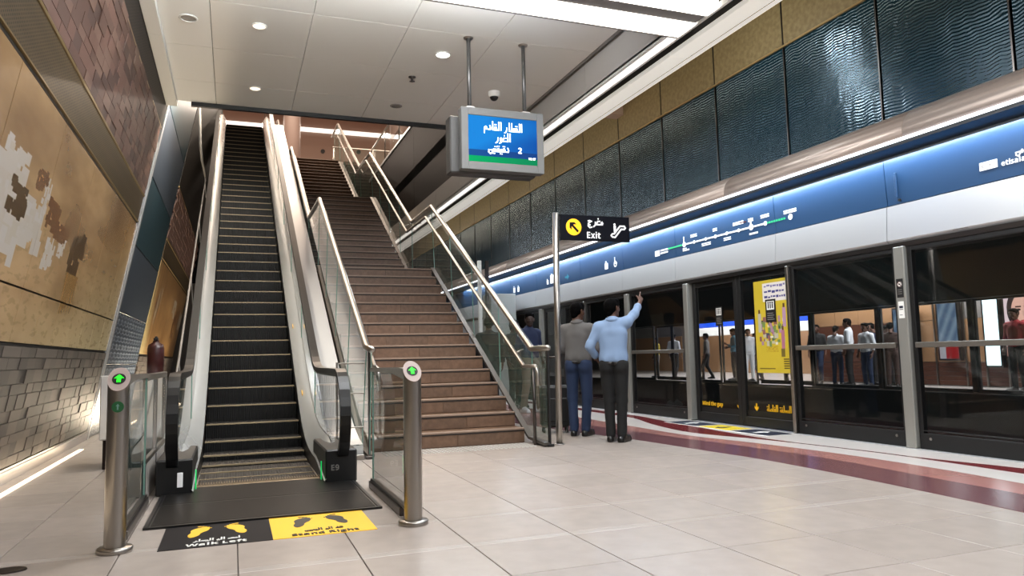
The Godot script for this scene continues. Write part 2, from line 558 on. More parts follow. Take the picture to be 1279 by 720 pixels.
func curve_at(pts: Array, z: float) -> float:
	for i in pts.size() - 1:
		if z <= pts[i][0] and z >= pts[i + 1][0]:
			var t: float = (z - pts[i][0]) / (pts[i + 1][0] - pts[i][0])
			var a: float = pts[max(i - 1, 0)][1]
			var d: float = pts[min(i + 2, pts.size() - 1)][1]
			return cubic_interpolate(pts[i][1], pts[i + 1][1], a, d, t)
	return pts[0][1] if z > pts[0][0] else pts[-1][1]

func build_floor() -> void:
	var floor_root := struct_node("floor")
	var st := begin()
	span(st, Vector3(-2.4, -0.4, -34), Vector3(6.44, -0.012, 8))
	structure(obj("floor_slab", st, M.grout, floor_root))
	var xs := []
	for k in range(-5, 11):
		xs.append(0.62 + 0.586 * k)
	var zs := [-1.54]
	while zs[-1] > -13.0:
		var n: int = zs.size()
		zs.append(zs[-1] - (0.07 if n == 5 or n == 7 else 0.583))
	var shapes := {}
	var rest := begin()
	for i in xs.size() - 1:
		for j in zs.size() - 1:
			var x0: float = xs[i]
			var x1: float = min(xs[i + 1], 6.30)
			if x1 - x0 < 0.1:
				continue
			var w: float = x1 - x0 - 0.006
			var d: float = zs[j] - zs[j + 1] - 0.006
			var c := Vector3((x0 + x1) * 0.5, -0.012, (zs[j] + zs[j + 1]) * 0.5)
			if in_frame(Vector3(c.x, 0, c.z)):
				var key := "%.3f %.3f" % [w, d]
				if not shapes.has(key):
					var b := begin()
					box(b, Vector3.ZERO, Vector3(w, 0.024, d), 0.0015)
					shapes[key] = finish(b)
				place("tile", shapes[key], M["floor_tile_%d" % (rng.randi() % 4)] if d > 0.2 else M.floor_strip, floor_root, c)
			else:
				box(rest, c, Vector3(w, 0.024, d), 0.0015)
	for z in range(-34, 8):
		for x in xs:
			if x + 0.58 > 6.35 or (z < -1.54 and z > -13.2):
				continue
			box(rest, Vector3(x + 0.29, -0.012, z + 0.5), Vector3(0.58, 0.024, 0.99), 0.0015)
	obj("tile_field", rest, M.floor_tile_1, floor_root).set_meta("kind", "stuff")
	# flowing stone bands along the platform edge
	var A := [[6, 3.9], [0, 4.1], [-2, 4.3], [-3.19, 4.45], [-4.46, 4.56], [-5.65, 4.60], [-6.38, 4.53], [-7.79, 4.40], [-8.77, 4.20], [-11, 3.95], [-14, 4.0], [-20, 4.4], [-30, 4.2]]
	var B := [[6, 4.4], [0, 4.6], [-2, 4.8], [-3.55, 4.97], [-4.25, 5.03], [-5.23, 5.12], [-6.23, 5.09], [-7.8, 4.92], [-10, 4.72], [-14, 4.7], [-20, 5.0], [-30, 4.8]]
	var C := [[6, 4.8], [0, 5.05], [-2, 5.2], [-3.82, 5.36], [-4.6, 5.45], [-5.56, 5.46], [-6.57, 5.37], [-7.73, 5.17], [-8.74, 5.17], [-10.7, 5.22], [-14, 5.35], [-20, 5.5], [-30, 5.3]]
	var D := [[6, 5.1], [0, 5.5], [-2, 5.68], [-4.1, 5.77], [-5.0, 5.81], [-5.64, 5.79], [-6.89, 5.63], [-8.04, 5.38], [-9.2, 5.55], [-10.39, 5.87], [-14, 5.9], [-20, 5.9], [-30, 5.7]]
	var E := [[6, 6.2], [0, 6.15], [-2, 6.1], [-4.29, 6.03], [-5.08, 5.88], [-5.68, 5.835], [-6.98, 5.71], [-8.82, 5.87], [-10.8, 6.12], [-14, 6.1], [-20, 6.1], [-30, 6.1]]
	var P := [[6, 6.30], [-30, 6.30]]
	var kinds := [[A, B, "maroon_band"], [B, C, "pink_band"], [C, D, "pale_stone"], [D, E, "red_band"], [E, P, "pale_stone"]]
	for k in kinds:
		var b := begin()
		var z := 6.0
		while z > -30.0:
			var z2 := z - (0.25 if z < -1.0 and z > -15.0 else 1.0)
			var q := [Vector3(curve_at(k[0], z), 0.003, z), Vector3(curve_at(k[1], z), 0.003, z), Vector3(curve_at(k[1], z2), 0.003, z2), Vector3(curve_at(k[0], z2), 0.003, z2)]
			quad(b, q[0], q[1], q[2], q[3])
			quad(b, q[3], q[3] - Vector3(0, 0.003, 0), q[0] - Vector3(0, 0.003, 0), q[0])
			z = z2
		obj("inlaid_band", b, M[k[2]], floor_root)
	var lamp := begin()
	span(lamp, Vector3(-1.715, 0.0, -10.25), Vector3(-1.665, 0.006, 4.0))
	tag(obj("floor_lamp_strip", lamp, M.floor_glow, self), "slim glowing light strip in the floor along the foot of the leaning wall", "floor light")
	lamp = begin()
	span(lamp, Vector3(-1.245, 0.0, -21.6), Vector3(-1.195, 0.006, -12.8))  # added unseen strip to lift the lower far wall
	tag(obj("floor_lamp_strip", lamp, M.floor_glow, self), "added slim glowing strip hidden in the floor behind the escalator's wall side", "floor light")
	var cap := begin()
	prism(cap, disc_poly(0.085, 24, 0, 0, 0.055), Vector3(-1.03, 0.0, -4.40), Vector3.RIGHT, Vector3(0, 0, -1), Vector3(0, 0.008, 0))
	tag(obj("floor_outlet_cover", cap, M.dark_steel, self), "small oval dark cover plate on the floor at the photo's lower left corner", "cover plate")
	# door sill line
	var s := begin()
	span(s, Vector3(6.30, -0.05, -30), Vector3(6.46, 0.006, 6))
	obj("sill", s, M.aluminium, floor_root)
	# dimpled strip at the foot of the stairs
	var t := begin()
	for i in 34:
		for j in 8:
			var cx := 1.5 + 0.05 * i
			var cz := -7.72 - 0.05 * j
			lathe(t, [Vector2(0.016, 0.0), Vector2(0.012, 0.005), Vector2(0.0, 0.005)], Vector3(cx, 0, cz), 6)
	obj("warning_stud_strip", t, M.stud_grey, floor_root).set_meta("kind", "stuff")

# the left wall leans towards the room: a point at height y and distance z along it
func lean(y: float, z: float, out := 0.0) -> Vector3:
	return Vector3(-1.87 + 0.192 * y + out * 0.982, y - out * 0.189, z)

func lean_slab(st: SurfaceTool, y0: float, y1: float, z0: float, z1: float, thick: float, bevel := 0.0) -> void:
	var n := Vector3(0.982, -0.189, 0)
	var up := Vector3(0.189, 0.982, 0)
	var c := (lean(y0, z0) + lean(y1, z1)) * 0.5 + n * (thick * 0.5 - 0.03)
	box(st, c, Vector3(thick, (y1 - y0) * 1.0183, absf(z1 - z0)), bevel, Basis(n, up, Vector3.BACK))

func mural_texture() -> ImageTexture:
	var w := 1024
	var h := 320
	var im := Image.create(w, h, false, Image.FORMAT_RGB8)
	var n := FastNoiseLite.new()
	n.seed = 5
	n.frequency = 0.006
	n.fractal_octaves = 5
	var n2 := FastNoiseLite.new()
	n2.seed = 31
	n2.frequency = 0.05
	n2.fractal_octaves = 3
	var gold_a := Color(0.49, 0.375, 0.25)
	var gold_b := Color(0.70, 0.575, 0.415)
	var pale := Color(0.84, 0.79, 0.63)
	for y in h:
		for x in w:
			var v := n.get_noise_2d(x, y) * 0.9 + 0.5
			var c := gold_a.lerp(gold_b, clampf(v, 0, 1))
			# paler, more speckled towards the far end and the foot
			var p := clampf((x - 560.0) / 380.0 + (y - 190.0) / 300.0, 0.0, 1.0)
			c = c.lerp(pale, p)
			var s := n2.get_noise_2d(x * 1.2, y * 1.2)
			if y > 150 and x > 330 and s > 0.30:
				c = c.lerp(Color(0.50, 0.43, 0.29), 0.3)
			im.set_pixel(x, y, c)
	# torn paper and rust patches, plus small white ones painting reflection streaks
	var white := Color(0.72, 0.69, 0.66)
	var brown := Color(0.27, 0.19, 0.10)
	var rust := Color(0.40, 0.26, 0.15)
	var r := RandomNumberGenerator.new()
	r.seed = 77
	for p in [[0.435, 0.36, 0.030, 0.20, white], [0.452, 0.52, 0.040, 0.24, white], [0.475, 0.50, 0.03, 0.16, white], [0.487, 0.36, 0.010, 0.14, white], [0.40, 0.45, 0.05, 0.22, white], [0.515, 0.57, 0.016, 0.12, white], [0.535, 0.50, 0.014, 0.10, white],
			[0.448, 0.43, 0.022, 0.12, brown], [0.573, 0.52, 0.026, 0.24, brown], [0.505, 0.40, 0.022, 0.10, rust], [0.525, 0.45, 0.03, 0.07, rust], [0.475, 0.30, 0.016, 0.08, rust], [0.30, 0.55, 0.04, 0.3, rust], [0.25, 0.35, 0.04, 0.2, white]]:
		for k in 26:
			var bw := int(w * p[2] * r.randf_range(0.15, 0.5))
			var bh := int(h * p[3] * r.randf_range(0.15, 0.5))
			var bx := int(w * (p[0] + p[2] * r.randf_range(-0.5, 0.5)))
			var by := int(h * (p[1] + p[3] * r.randf_range(-0.5, 0.5)))
			im.fill_rect(Rect2i(bx - bw / 2, by - bh / 2, bw, bh), p[4].lerp(Color(0.6, 0.5, 0.35), r.randf_range(0.0, 0.18)))
	for k in 40:
		var bx := int(w * r.randf_range(0.56, 0.59))
		im.fill_rect(Rect2i(bx, int(h * 0.6), 2, int(h * r.randf_range(0.05, 0.22))), Color(0.55, 0.42, 0.25))
	return ImageTexture.create_from_image(im)

func build_left_wall() -> void:
	var root := struct_node("wall_left")
	# backing, the full leaning slab
	var st := begin()
	var poly := PackedVector2Array()
	for p in [lean(-0.02, 0), lean(8.0, 0)]:
		poly.append(Vector2(p.x - 0.03, p.y))
	for p in [lean(8.0, 0), lean(-0.02, 0)]:
		poly.append(Vector2(p.x - 0.4, p.y))
	prism(st, poly, Vector3(0, 0, -24), Vector3.RIGHT, Vector3.UP, Vector3(0, 0, 32))
	structure(obj("wall_core", st, M.slate_joint, root))
	# two stretches of the same make-up: nearest to z = -11.6, and beyond the pillar
	var shapes := []
	for k in 6:
		var b := begin()
		box(b, Vector3.ZERO, Vector3(0.03 + 0.006 * (k % 3), 1.0, 1.0), 0.0)
		shapes.append(finish(b))
	var n := Vector3(0.982, -0.189, 0)
	var up := Vector3(0.189, 0.982, 0)
	var rows := [0.09, 0.12, 0.08, 0.11, 0.10, 0.13, 0.09, 0.12, 0.10, 0.09]
	for band in [["stone", "slate_%d", 0.14, 1.17, -5.0], ["red_stone", "red_slate_%d", 3.40, 4.40, -4.2]]:
		var y: float = band[2]
		var rowi := 0
		for h in rows:
			var z: float = band[4] - 0.07 * ((rowi * 2) % 3)
			while z > -11.50:
				var w: float = [0.22, 0.34, 0.28, 0.25][rng.randi() % 4]
				if z - w < -11.42:
					w = z + 11.51
				var c := lean(y + h * 0.5, z - w * 0.5) + n * (-0.012 + 0.007 * rng.randf())
				place(band[0], shapes[rng.randi() % 6], M[band[1] % (rng.randi() % 4)], root, c, Basis(n, up * (h * 1.018 - 0.004), Vector3.BACK * (w - 0.004)))
				z -= w
			y += h
			rowi += 1
	# nearer than the frame, and beyond the pillar: the same stones as one joined piece
	for band in [["stone_field", "slate_1", 0.14, 1.17], ["red_stone_field", "red_slate_1", 3.40, 4.40]]:
		for reach in [[7.5, band_start(band[2])], [-15.4, -23.5]]:
			var b := begin()
			var y: float = band[2]
			var rowi := 0
			while y < band[3] - 0.05:
				var z: float = reach[0] - 0.12 * (rowi % 3)
				while z > reach[1]:
					lean_slab(b, y + 0.002, y + 0.09, z, z - 0.55, 0.03 + 0.012 * rng.randf())
					z -= 0.555
				y += 0.0925
				rowi += 1
			obj(band[0], b, M[band[1]], root).set_meta("kind", "stuff")
	# gilded mural panels
	var mt := mural_texture()
	var k := 0
	var edges := [5.4, 2.7, 0.0, -2.7, -4.08, -5.44, -6.79, -8.15, -9.5, -10.85, -11.6]
	for i in edges.size() - 1:
		var m := mat("mural_%d" % i, Color(1, 1, 1), 0.22)
		m.albedo_texture = mt
		m.metallic = 0.1
		mural_piece(root, 1.62, 2.98, edges[i], edges[i + 1], m)
		# lower row of smaller plates
		var cuts := [edges[i], edges[i + 1]]
		if edges[i] < -5.0:
			var mid: float = (edges[i] + edges[i + 1]) * 0.5
			cuts = [edges[i], mid, edges[i + 1]] if edges[i] - edges[i + 1] > 1.0 else cuts
		for c in cuts.size() - 1:
			mural_piece(root, 1.195, 1.612, cuts[c], cuts[c + 1], m)
	for z in [[-15.4, -17.2], [-17.2, -19.0], [-19.0, -21.0], [-21.0, -23.5]]:
		var m := mat("mural_far_%d" % k, Color(1, 0.97, 0.9), 0.3)
		m.albedo_texture = mt
		m.metallic = 0.2
		k += 1
		mural_piece(root, 1.195, 2.98, z[0], z[1], m)
	for reach in [[7.5, -11.6], [-15.4, -23.5]]:
		var b := begin()
		lean_slab(b, 3.02, 3.37, reach[0], reach[1], 0.035)
		obj("bronze_mesh_band", b, M.bronze_mesh, root)
		b = begin()
		lean_slab(b, 4.42, 4.86 if reach[0] > 0 else 7.6, reach[0], reach[1], 0.035)
		obj("dark_mesh_band", b, M.dark_mesh, root)
		b = begin()
		lean_slab(b, 2.985, 3.015, reach[0], reach[1], 0.026)
		lean_slab(b, 1.172, 1.190, reach[0], reach[1], 0.026)
		obj("shadow_line", b, M.black, root)
		b = begin()
		lean_slab(b, 3.372, 3.396, reach[0], reach[1], 0.045)
		lean_slab(b, 4.402, 4.418, reach[0], reach[1], 0.040)
		lean_slab(b, 3.010, 3.022, reach[0], reach[1], 0.045)
		obj("gold_bead", b, M.gold_trim, root)
	# end trim of the first stretch
	var e := begin()
	lean_slab(e, 0.0, 4.86, -11.60, -11.70, 0.055, 0.006)
	lean_slab(e, 0.0, 4.2, -11.52, -11.60, 0.045, 0.004)
	obj("end_trim", e, M.aluminium, root)
	# dark patterned pillar face between the two stretches
	for p in [[0.0, 1.0, "pattern_panel"], [1.01, 1.75, "pattern_panel"], [1.76, 2.72, "blue_pillar"], [2.74, 3.75, "teal_pillar"], [3.77, 4.85, "blue_pillar"], [4.87, 7.6, "teal_pillar"]]:
		var b := begin()
		lean_slab(b, p[0], p[1], -11.72, -15.35, 0.03, 0.004)
		obj("pillar_panel", b, M[p[2]], root)
	var bs := struct_node("baseboard_left")
	var b2 := begin()
	lean_slab(b2, 0.0, 0.115, 7.5, -11.5, 0.06, 0.006)
	obj("skirting", b2, M.pale_stone, bs)
	b2 = begin()
	lean_slab(b2, 0.118, 0.136, 7.5, -11.5, 0.05)
	obj("steel_bead", b2, M.steel, bs)

func band_start(y: float) -> float:
	return -5.0 if y < 1.0 else -4.2

func mural_piece(root: Node, y0: float, y1: float, z0: float, z1: float, m: Material) -> void:
	var st := begin()
	var n := Vector3(0.982, -0.189, 0)
	var f := 0.002
	var t := 0.004
	var q := [lean(y0 + t, z0 - t) + n * f, lean(y0 + t, z1 + t) + n * f, lean(y1 - t, z1 + t) + n * f, lean(y1 - t, z0 - t) + n * f]
	var c := []
	for p in q:
		c.append(Vector2(fposmod((2.0 - p.z) / 18.0, 1.0) if p.z < 2.0 else 0.05 * absf(p.z), clampf(1.0 - (p.y - 1.18) / 1.8, 0, 1)))
	for i in [0, 2, 1, 0, 3, 2]:
		st.set_uv(c[i])
		st.add_vertex(q[i])
	for i in 4:
		var a: Vector3 = q[i]
		var b: Vector3 = q[(i + 1) % 4]
		for v in [[b, (i + 1) % 4], [a - n * 0.025, i], [a, i], [b, (i + 1) % 4], [b - n * 0.025, (i + 1) % 4], [a - n * 0.025, i]]:
			st.set_uv(c[v[1]])
			st.add_vertex(v[0])
	obj("mural_panel", st, m, root)

func build_ceiling() -> void:
	var root := struct_node("ceiling")
	var st := begin()
	span(st, Vector3(-1.1, 4.83, -11.45), Vector3(4.29, 5.2, -6.52))          # over the tray
	span(st, Vector3(-1.1, 4.83, -11.47), Vector3(4.29, 7.4, -11.30))         # upstand behind the edge
	span(st, Vector3(-2.6, 4.46, -5.75), Vector3(4.6, 5.6, 8.0))              # nearer hall
	span(st, Vector3(-2.6, 4.46, -6.54), Vector3(4.46, 5.6, -5.75))
	span(st, Vector3(-2.6, 4.9, -11.4), Vector3(-0.98, 5.6, -6.5))
	span(st, Vector3(4.3, 5.62, -34), Vector3(7.2, 5.9, 8))                   # over the track edge
	span(st, Vector3(4.66, 4.42, -34), Vector3(4.92, 4.9, 8))
	span(st, Vector3(4.29, 4.42, -34), Vector3(4.44, 4.8, -6.5))
	structure(obj("ceiling_slab", st, M.ceiling_gap, root))
	# tray panels
	var xs := [-0.96, -0.28, 0.78, 1.84, 2.90, 4.20]
	var zs := [-6.54, -8.08, -9.35, -10.55, -11.44]
	for i in xs.size() - 1:
		for j in zs.size() - 1:
			var b := begin()
			span(b, Vector3(xs[i] + 0.003, 4.80, zs[j + 1] + 0.003), Vector3(xs[i + 1] - 0.003, 4.835, zs[j] - 0.003), 0.003)
			obj("ceiling_panel", b, M.ceiling_paint if i > 0 else M.white_paint, root)
	# near hall panels
	for i in 6:
		for j in 10:
			var b := begin()
			var x := -2.4 + 1.1 * i
			var z := -5.74 + 1.25 * j
			span(b, Vector3(x + 0.003, 4.40, z + 0.003), Vector3(x + 1.097, 4.465, z + 1.247), 0.003)
			obj("ceiling_panel", b, M.ceiling_paint, root)
	# dark edge of the opening
	var d := begin()
	span(d, Vector3(-0.62, 4.74, -11.50), Vector3(4.26, 4.90, -11.44))
	obj("edge_strip", d, M.black, root)
	# pale fascia between the tray and the leaning wall
	var f := struct_node("trim_1")
	var b3 := begin()
	for z in [[-6.5, -8.95], [-8.96, -11.46]]:
		span(b3, Vector3(-0.95, 4.72, z[1]), Vector3(-0.80, 4.86, z[0]), 0.004)
	obj("fascia", b3, M.white_paint, f)
	b3 = begin()
	span(b3, Vector3(-1.02, 4.80, -10.9), Vector3(-0.95, 5.0, -6.5))
	obj("upper_fascia", b3, M.grey_paint, f)
	# bulkhead beside the tray
	var k := struct_node("trim_2")
	var z0 := -6.55
	while z0 > -33.0:
		var b := begin()
		span(b, Vector3(4.285, 4.40, z0 - 1.92), Vector3(4.31, 4.83, z0 - 0.004))
		obj("bulkhead_panel", b, M.bulkhead_paint, k)
		z0 -= 1.925
	var b4 := begin()
	span(b4, Vector3(4.20, 4.795, -11.45), Vector3(4.24, 4.86, -6.55))
	obj("tray_edge", b4, M.grey_paint, k)
	b4 = begin()
	span(b4, Vector3(4.285, 4.375, -33), Vector3(4.325, 4.43, -6.55), 0.004)
	span(b4, Vector3(4.44, 4.375, -33), Vector3(4.47, 4.44, 7.5), 0.004)
	obj("soffit_rail", b4, M.white_paint, k)
	b4 = begin()
	span(b4, Vector3(4.325, 4.380, -33), Vector3(4.44, 4.43, -6.55))
	obj("soffit_lamp", b4, M.lamp_strip_soft, k)
	b4 = begin()
	span(b4, Vector3(4.46, 4.56, -33), Vector3(4.64, 4.62, 7.5))
	obj("slot_back", b4, M.black, k)
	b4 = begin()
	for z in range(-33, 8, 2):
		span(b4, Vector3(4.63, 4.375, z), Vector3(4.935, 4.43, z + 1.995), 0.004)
	obj("soffit_panel", b4, M.glowing_white_paint, k)  # painted panels, no lamp; their brightness is put in as glow
	b4 = begin()
	span(b4, Vector3(4.85, 4.372, -33), Vector3(4.856, 4.40, 7.5))
	obj("soffit_joint", b4, M.ceiling_gap, k)
	b4 = begin()
	span(b4, Vector3(4.76, 4.90, -27), Vector3(4.79, 5.0, 7))
	obj("added_cove_lamp", b4, M.lamp_strip_soft, k)  # added glow body for the unseen cove fill
	b4 = begin()
	span(b4, Vector3(4.925, 4.68, -7.64), Vector3(4.95, 4.84, -7.26), 0.004)
	obj("cove_spot_lamp", b4, M.lamp_strip_soft, k)
	b4 = begin()
	span(b4, Vector3(-0.72, 5.24, -11.56), Vector3(0.22, 5.36, -11.48), 0.01)
	obj("added_shaft_lamp", b4, M.lamp_strip_soft, k)  # added lamp body, out of sight, for the shaft fill
	b4 = begin()
	span(b4, Vector3(-0.8, 4.47, -6.585), Vector3(3.0, 4.76, -6.57))
	obj("added_trough_lamp", b4, M.lamp_strip_soft, k)  # added glowing strip, unseen, to go with the tray fill light
	b4 = begin()
	span(b4, Vector3(-3.0, 12.64, -29), Vector3(6.0, 12.9, -23), 0.02)
	obj("hall_lamp_raft", b4, M.lamp_strip_soft, k)
	b4 = begin()
	span(b4, Vector3(17.6, 3.53, -31), Vector3(22.4, 3.6, -19.2), 0.01)
	obj("far_lamp_raft", b4, M.lamp_strip_soft, k)
	# lamp troughs across the ceiling
	for z in [[-6.54, -6.20], [-6.02, -5.80]]:
		for x in [[-0.9, 1.22], [1.23, 3.42], [3.43, 4.42]]:
			var lamp := begin()
			span(lamp, Vector3(x[0], 4.376, z[0]), Vector3(x[1], 4.46, z[1]), 0.004)
			var o := obj("ceiling_lamp_panel", lamp, M.lamp_strip, self)
			tag(o, "white glowing lamp panel set across the ceiling near the hanging screen", "ceiling light", "lamp panels across the ceiling")
	var g := begin()
	span(g, Vector3(-0.9, 4.385, -6.20), Vector3(4.42, 4.47, -6.02))
	span(g, Vector3(-0.9, 4.374, -6.565), Vector3(4.43, 4.47, -6.545))
	obj("trough_divider", g, M.grey_paint, root)
	g = begin()
	span(g, Vector3(-2.4, 4.376, -6.56), Vector3(-0.92, 4.46, -5.75))
	obj("trough_end", g, M.ceiling_paint, root)
	for z in [-2.6, 0.6, 3.8]:
		var lamp := begin()
		span(lamp, Vector3(-0.3, 4.376, z - 0.15), Vector3(4.4, 4.41, z + 0.15), 0.004)
		tag(obj("ceiling_lamp_panel", lamp, M.lamp_strip, self), "white glowing lamp panel set in the nearer ceiling out of view", "ceiling light", "lamp panels of the nearer hall")

func downlight(at: Vector3, m: String, r: float, label: String) -> void:
	var t := thing("downlight", label, "ceiling light", at)
	var st := begin(true)
	lathe(st, [Vector2(r * 0.8, 0.0), Vector2(r, -0.004), Vector2(r, -0.012), Vector2(r * 0.82, -0.014), Vector2(r * 0.8, 0.0)], at, 28)
	obj("ring", st, M.white_paint, t)
	st = begin(true)
	lathe(st, [Vector2(r * 0.80, -0.006), Vector2(r * 0.4, -0.010), Vector2(0.0, -0.011)], at, 24)
	obj("lens", st, M[m], t)
	if m != "grey_paint":
		var l := SpotLight3D.new()
		l.name = "lamp"
		l.spot_angle = 50.0
		l.spot_attenuation = 2.0
		l.spot_range = 40.0
		l.light_size = r * 0.8
		l.light_energy = 7.0 if m == "downlight" else 11.0
		l.light_color = Color(1, 0.95, 0.88)
		l.shadow_enabled = true
		l.rotation_degrees = Vector3(-90, 0, 0)
		l.position = Vector3(0, -0.03, 0)
		t.add_child(l)

func build_right_wall() -> void:
	var root := struct_node("wall_right")
	var st := begin()
	span(st, Vector3(6.46, 3.0, -34), Vector3(7.0, 5.7, 8))
	structure(obj("wall_core", st, M.soot, root))
	var z := 5.56
	while z > -32:
		var t := begin()
		span(t, Vector3(6.40, 3.36, z - 1.392), Vector3(6.46, 4.775, z - 0.008), 0.003)
		obj("teal_panel", t, M.teal_panel, root)
		t = begin()
		span(t, Vector3(6.39, 4.80, z - 1.40), Vector3(6.46, 5.62, z - 0.010), 0.004)
		obj("gold_panel", t, M.gold_band, root)
		t = begin()
		span(t, Vector3(6.388, 3.36, z - 0.008), Vector3(6.45, 5.62, z + 0.008))
		obj("joint_strip", t, M.dark_steel, root)
		t = begin()
		span(t, Vector3(6.372, 4.775, z - 0.16), Vector3(6.40, 4.81, z - 0.10), 0.004)
		span(t, Vector3(6.372, 4.775, z - 1.30), Vector3(6.40, 4.81, z - 1.24), 0.004)
		obj("fixing_clip", t, M.gold_trim, root)
		z -= 1.414
	var b := begin()
	span(b, Vector3(6.375, 4.773, -32), Vector3(6.45, 4.80, 6), 0.003)
	obj("gold_rail", b, M.gold_trim, root)
	# rounded metal hood carrying the strip lamp
	var h := struct_node("trim_3")
	var prof := PackedVector2Array()
	prof.append(Vector2(6.45, 3.38))
	for i in 13:
		var a := deg_to_rad(lerpf(88.0, -4.0, i / 12.0))
		prof.append(Vector2(6.42 - cos(a) * 0.34, 3.11 + sin(a) * 0.27))
	prof.append(Vector2(6.09, 3.05))
	prof.append(Vector2(6.45, 3.05))
	var z2 := 6.0
	while z2 > -32:
		var p := begin(true)
		prism(p, prof, Vector3(0, 0, z2 - 2.81), Vector3.RIGHT, Vector3.UP, Vector3(0, 0, 2.806))
		obj("hood_section", p, M.hood_metal, h)
		z2 -= 2.815
	var sl := begin()
	span(sl, Vector3(6.078, 3.026, -32), Vector3(6.112, 3.05, 6), 0.004)
	tag(obj("strip_lamp", sl, M.edge_strip, self), "long slim white strip lamp under the metal hood over the platform doors", "strip light")
	var dk := begin()
	span(dk, Vector3(6.12, 2.995, -32), Vector3(6.45, 3.03, 6))
	obj("slot_lining", dk, M.black, h)
	# blue fascia and the steel fascia below it
	var f := struct_node("trim_4")
	var g := struct_node("trim_5")
	var core := begin()
	span(core, Vector3(6.42, 2.08, -32), Vector3(6.60, 3.02, 6))
	structure(obj("fascia_core", core, M.soot, g))
	var edges := [5.56]
	var m := 0
	while edges[-1] > -30:
		edges.append(edges[-1] - [1.71, 2.26, 1.66][m % 3])
		m += 1
	# line the joints up with the door module
	var shift: float = 0.0
	for e in edges:
		if absf(e + 5.77) < 1.2 and absf(e + 5.77) < absf(shift) + 5.0:
			shift = -5.77 - e
			break
	for i in edges.size() - 1:
		var a: float = edges[i] + shift
		var c: float = edges[i + 1] + shift
		var p := begin()
		var q := PackedVector2Array([Vector2(6.40, 2.48), Vector2(6.375, 2.955), Vector2(6.44, 2.955), Vector2(6.44, 2.48)])
		prism(p, q, Vector3(0, 0, c + 0.004), Vector3.RIGHT, Vector3.UP, Vector3(0, 0, a - c - 0.008))
		obj("blue_panel", p, M.blue_panel, f)
		p = begin()
		q = PackedVector2Array([Vector2(6.385, 2.075), Vector2(6.355, 2.11), Vector2(6.385, 2.468), Vector2(6.44, 2.468), Vector2(6.44, 2.075)])
		prism(p, q, Vector3(0, 0, c + 0.004), Vector3.RIGHT, Vector3.UP, Vector3(0, 0, a - c - 0.008))
		obj("steel_panel", p, M.aluminium, g)
		p = begin()
		span(p, Vector3(6.36, 2.10, (a + c) * 0.5 - 0.08), Vector3(6.372, 2.125, (a + c) * 0.5 + 0.08))
		obj("number_plate", p, M.black, g)
	var hd := begin()
	span(hd, Vector3(6.36, 2.025, -32), Vector3(6.46, 2.075, 6))
	obj("head_rail", hd, M.dark_steel, g)
	# back wall, far end and outer shell
	var sh := begin()
	span(sh, Vector3(-3.2, -0.4, 8), Vector3(8.0, 6, 8.4))
	structure(obj("wall_back", sh, M.grey_paint, self))
	var fe := struct_node("wall_far")
	sh = begin()
	span(sh, Vector3(3.6, -0.4, -34.4), Vector3(7.0, 6, -34))
	span(sh, Vector3(-3.0, -0.4, -34.4), Vector3(4.4, 4.38, -34))
	obj("end_wall", sh, M.grey_paint, fe)

# ------------------------------------------------------------------ staircase
const FLIGHTS := [[0.0, -8.16], [2.535, -14.24], [5.07, -20.34]]
const RISE := 0.169
const TREAD := 0.3015

func rail_run(x: float, pts: Array, r: float, st: SurfaceTool) -> void:
	var l := []
	for p in pts:
		l.append(Vector3(x, p[1], p[0]))
	tube(st, l, r, 12)

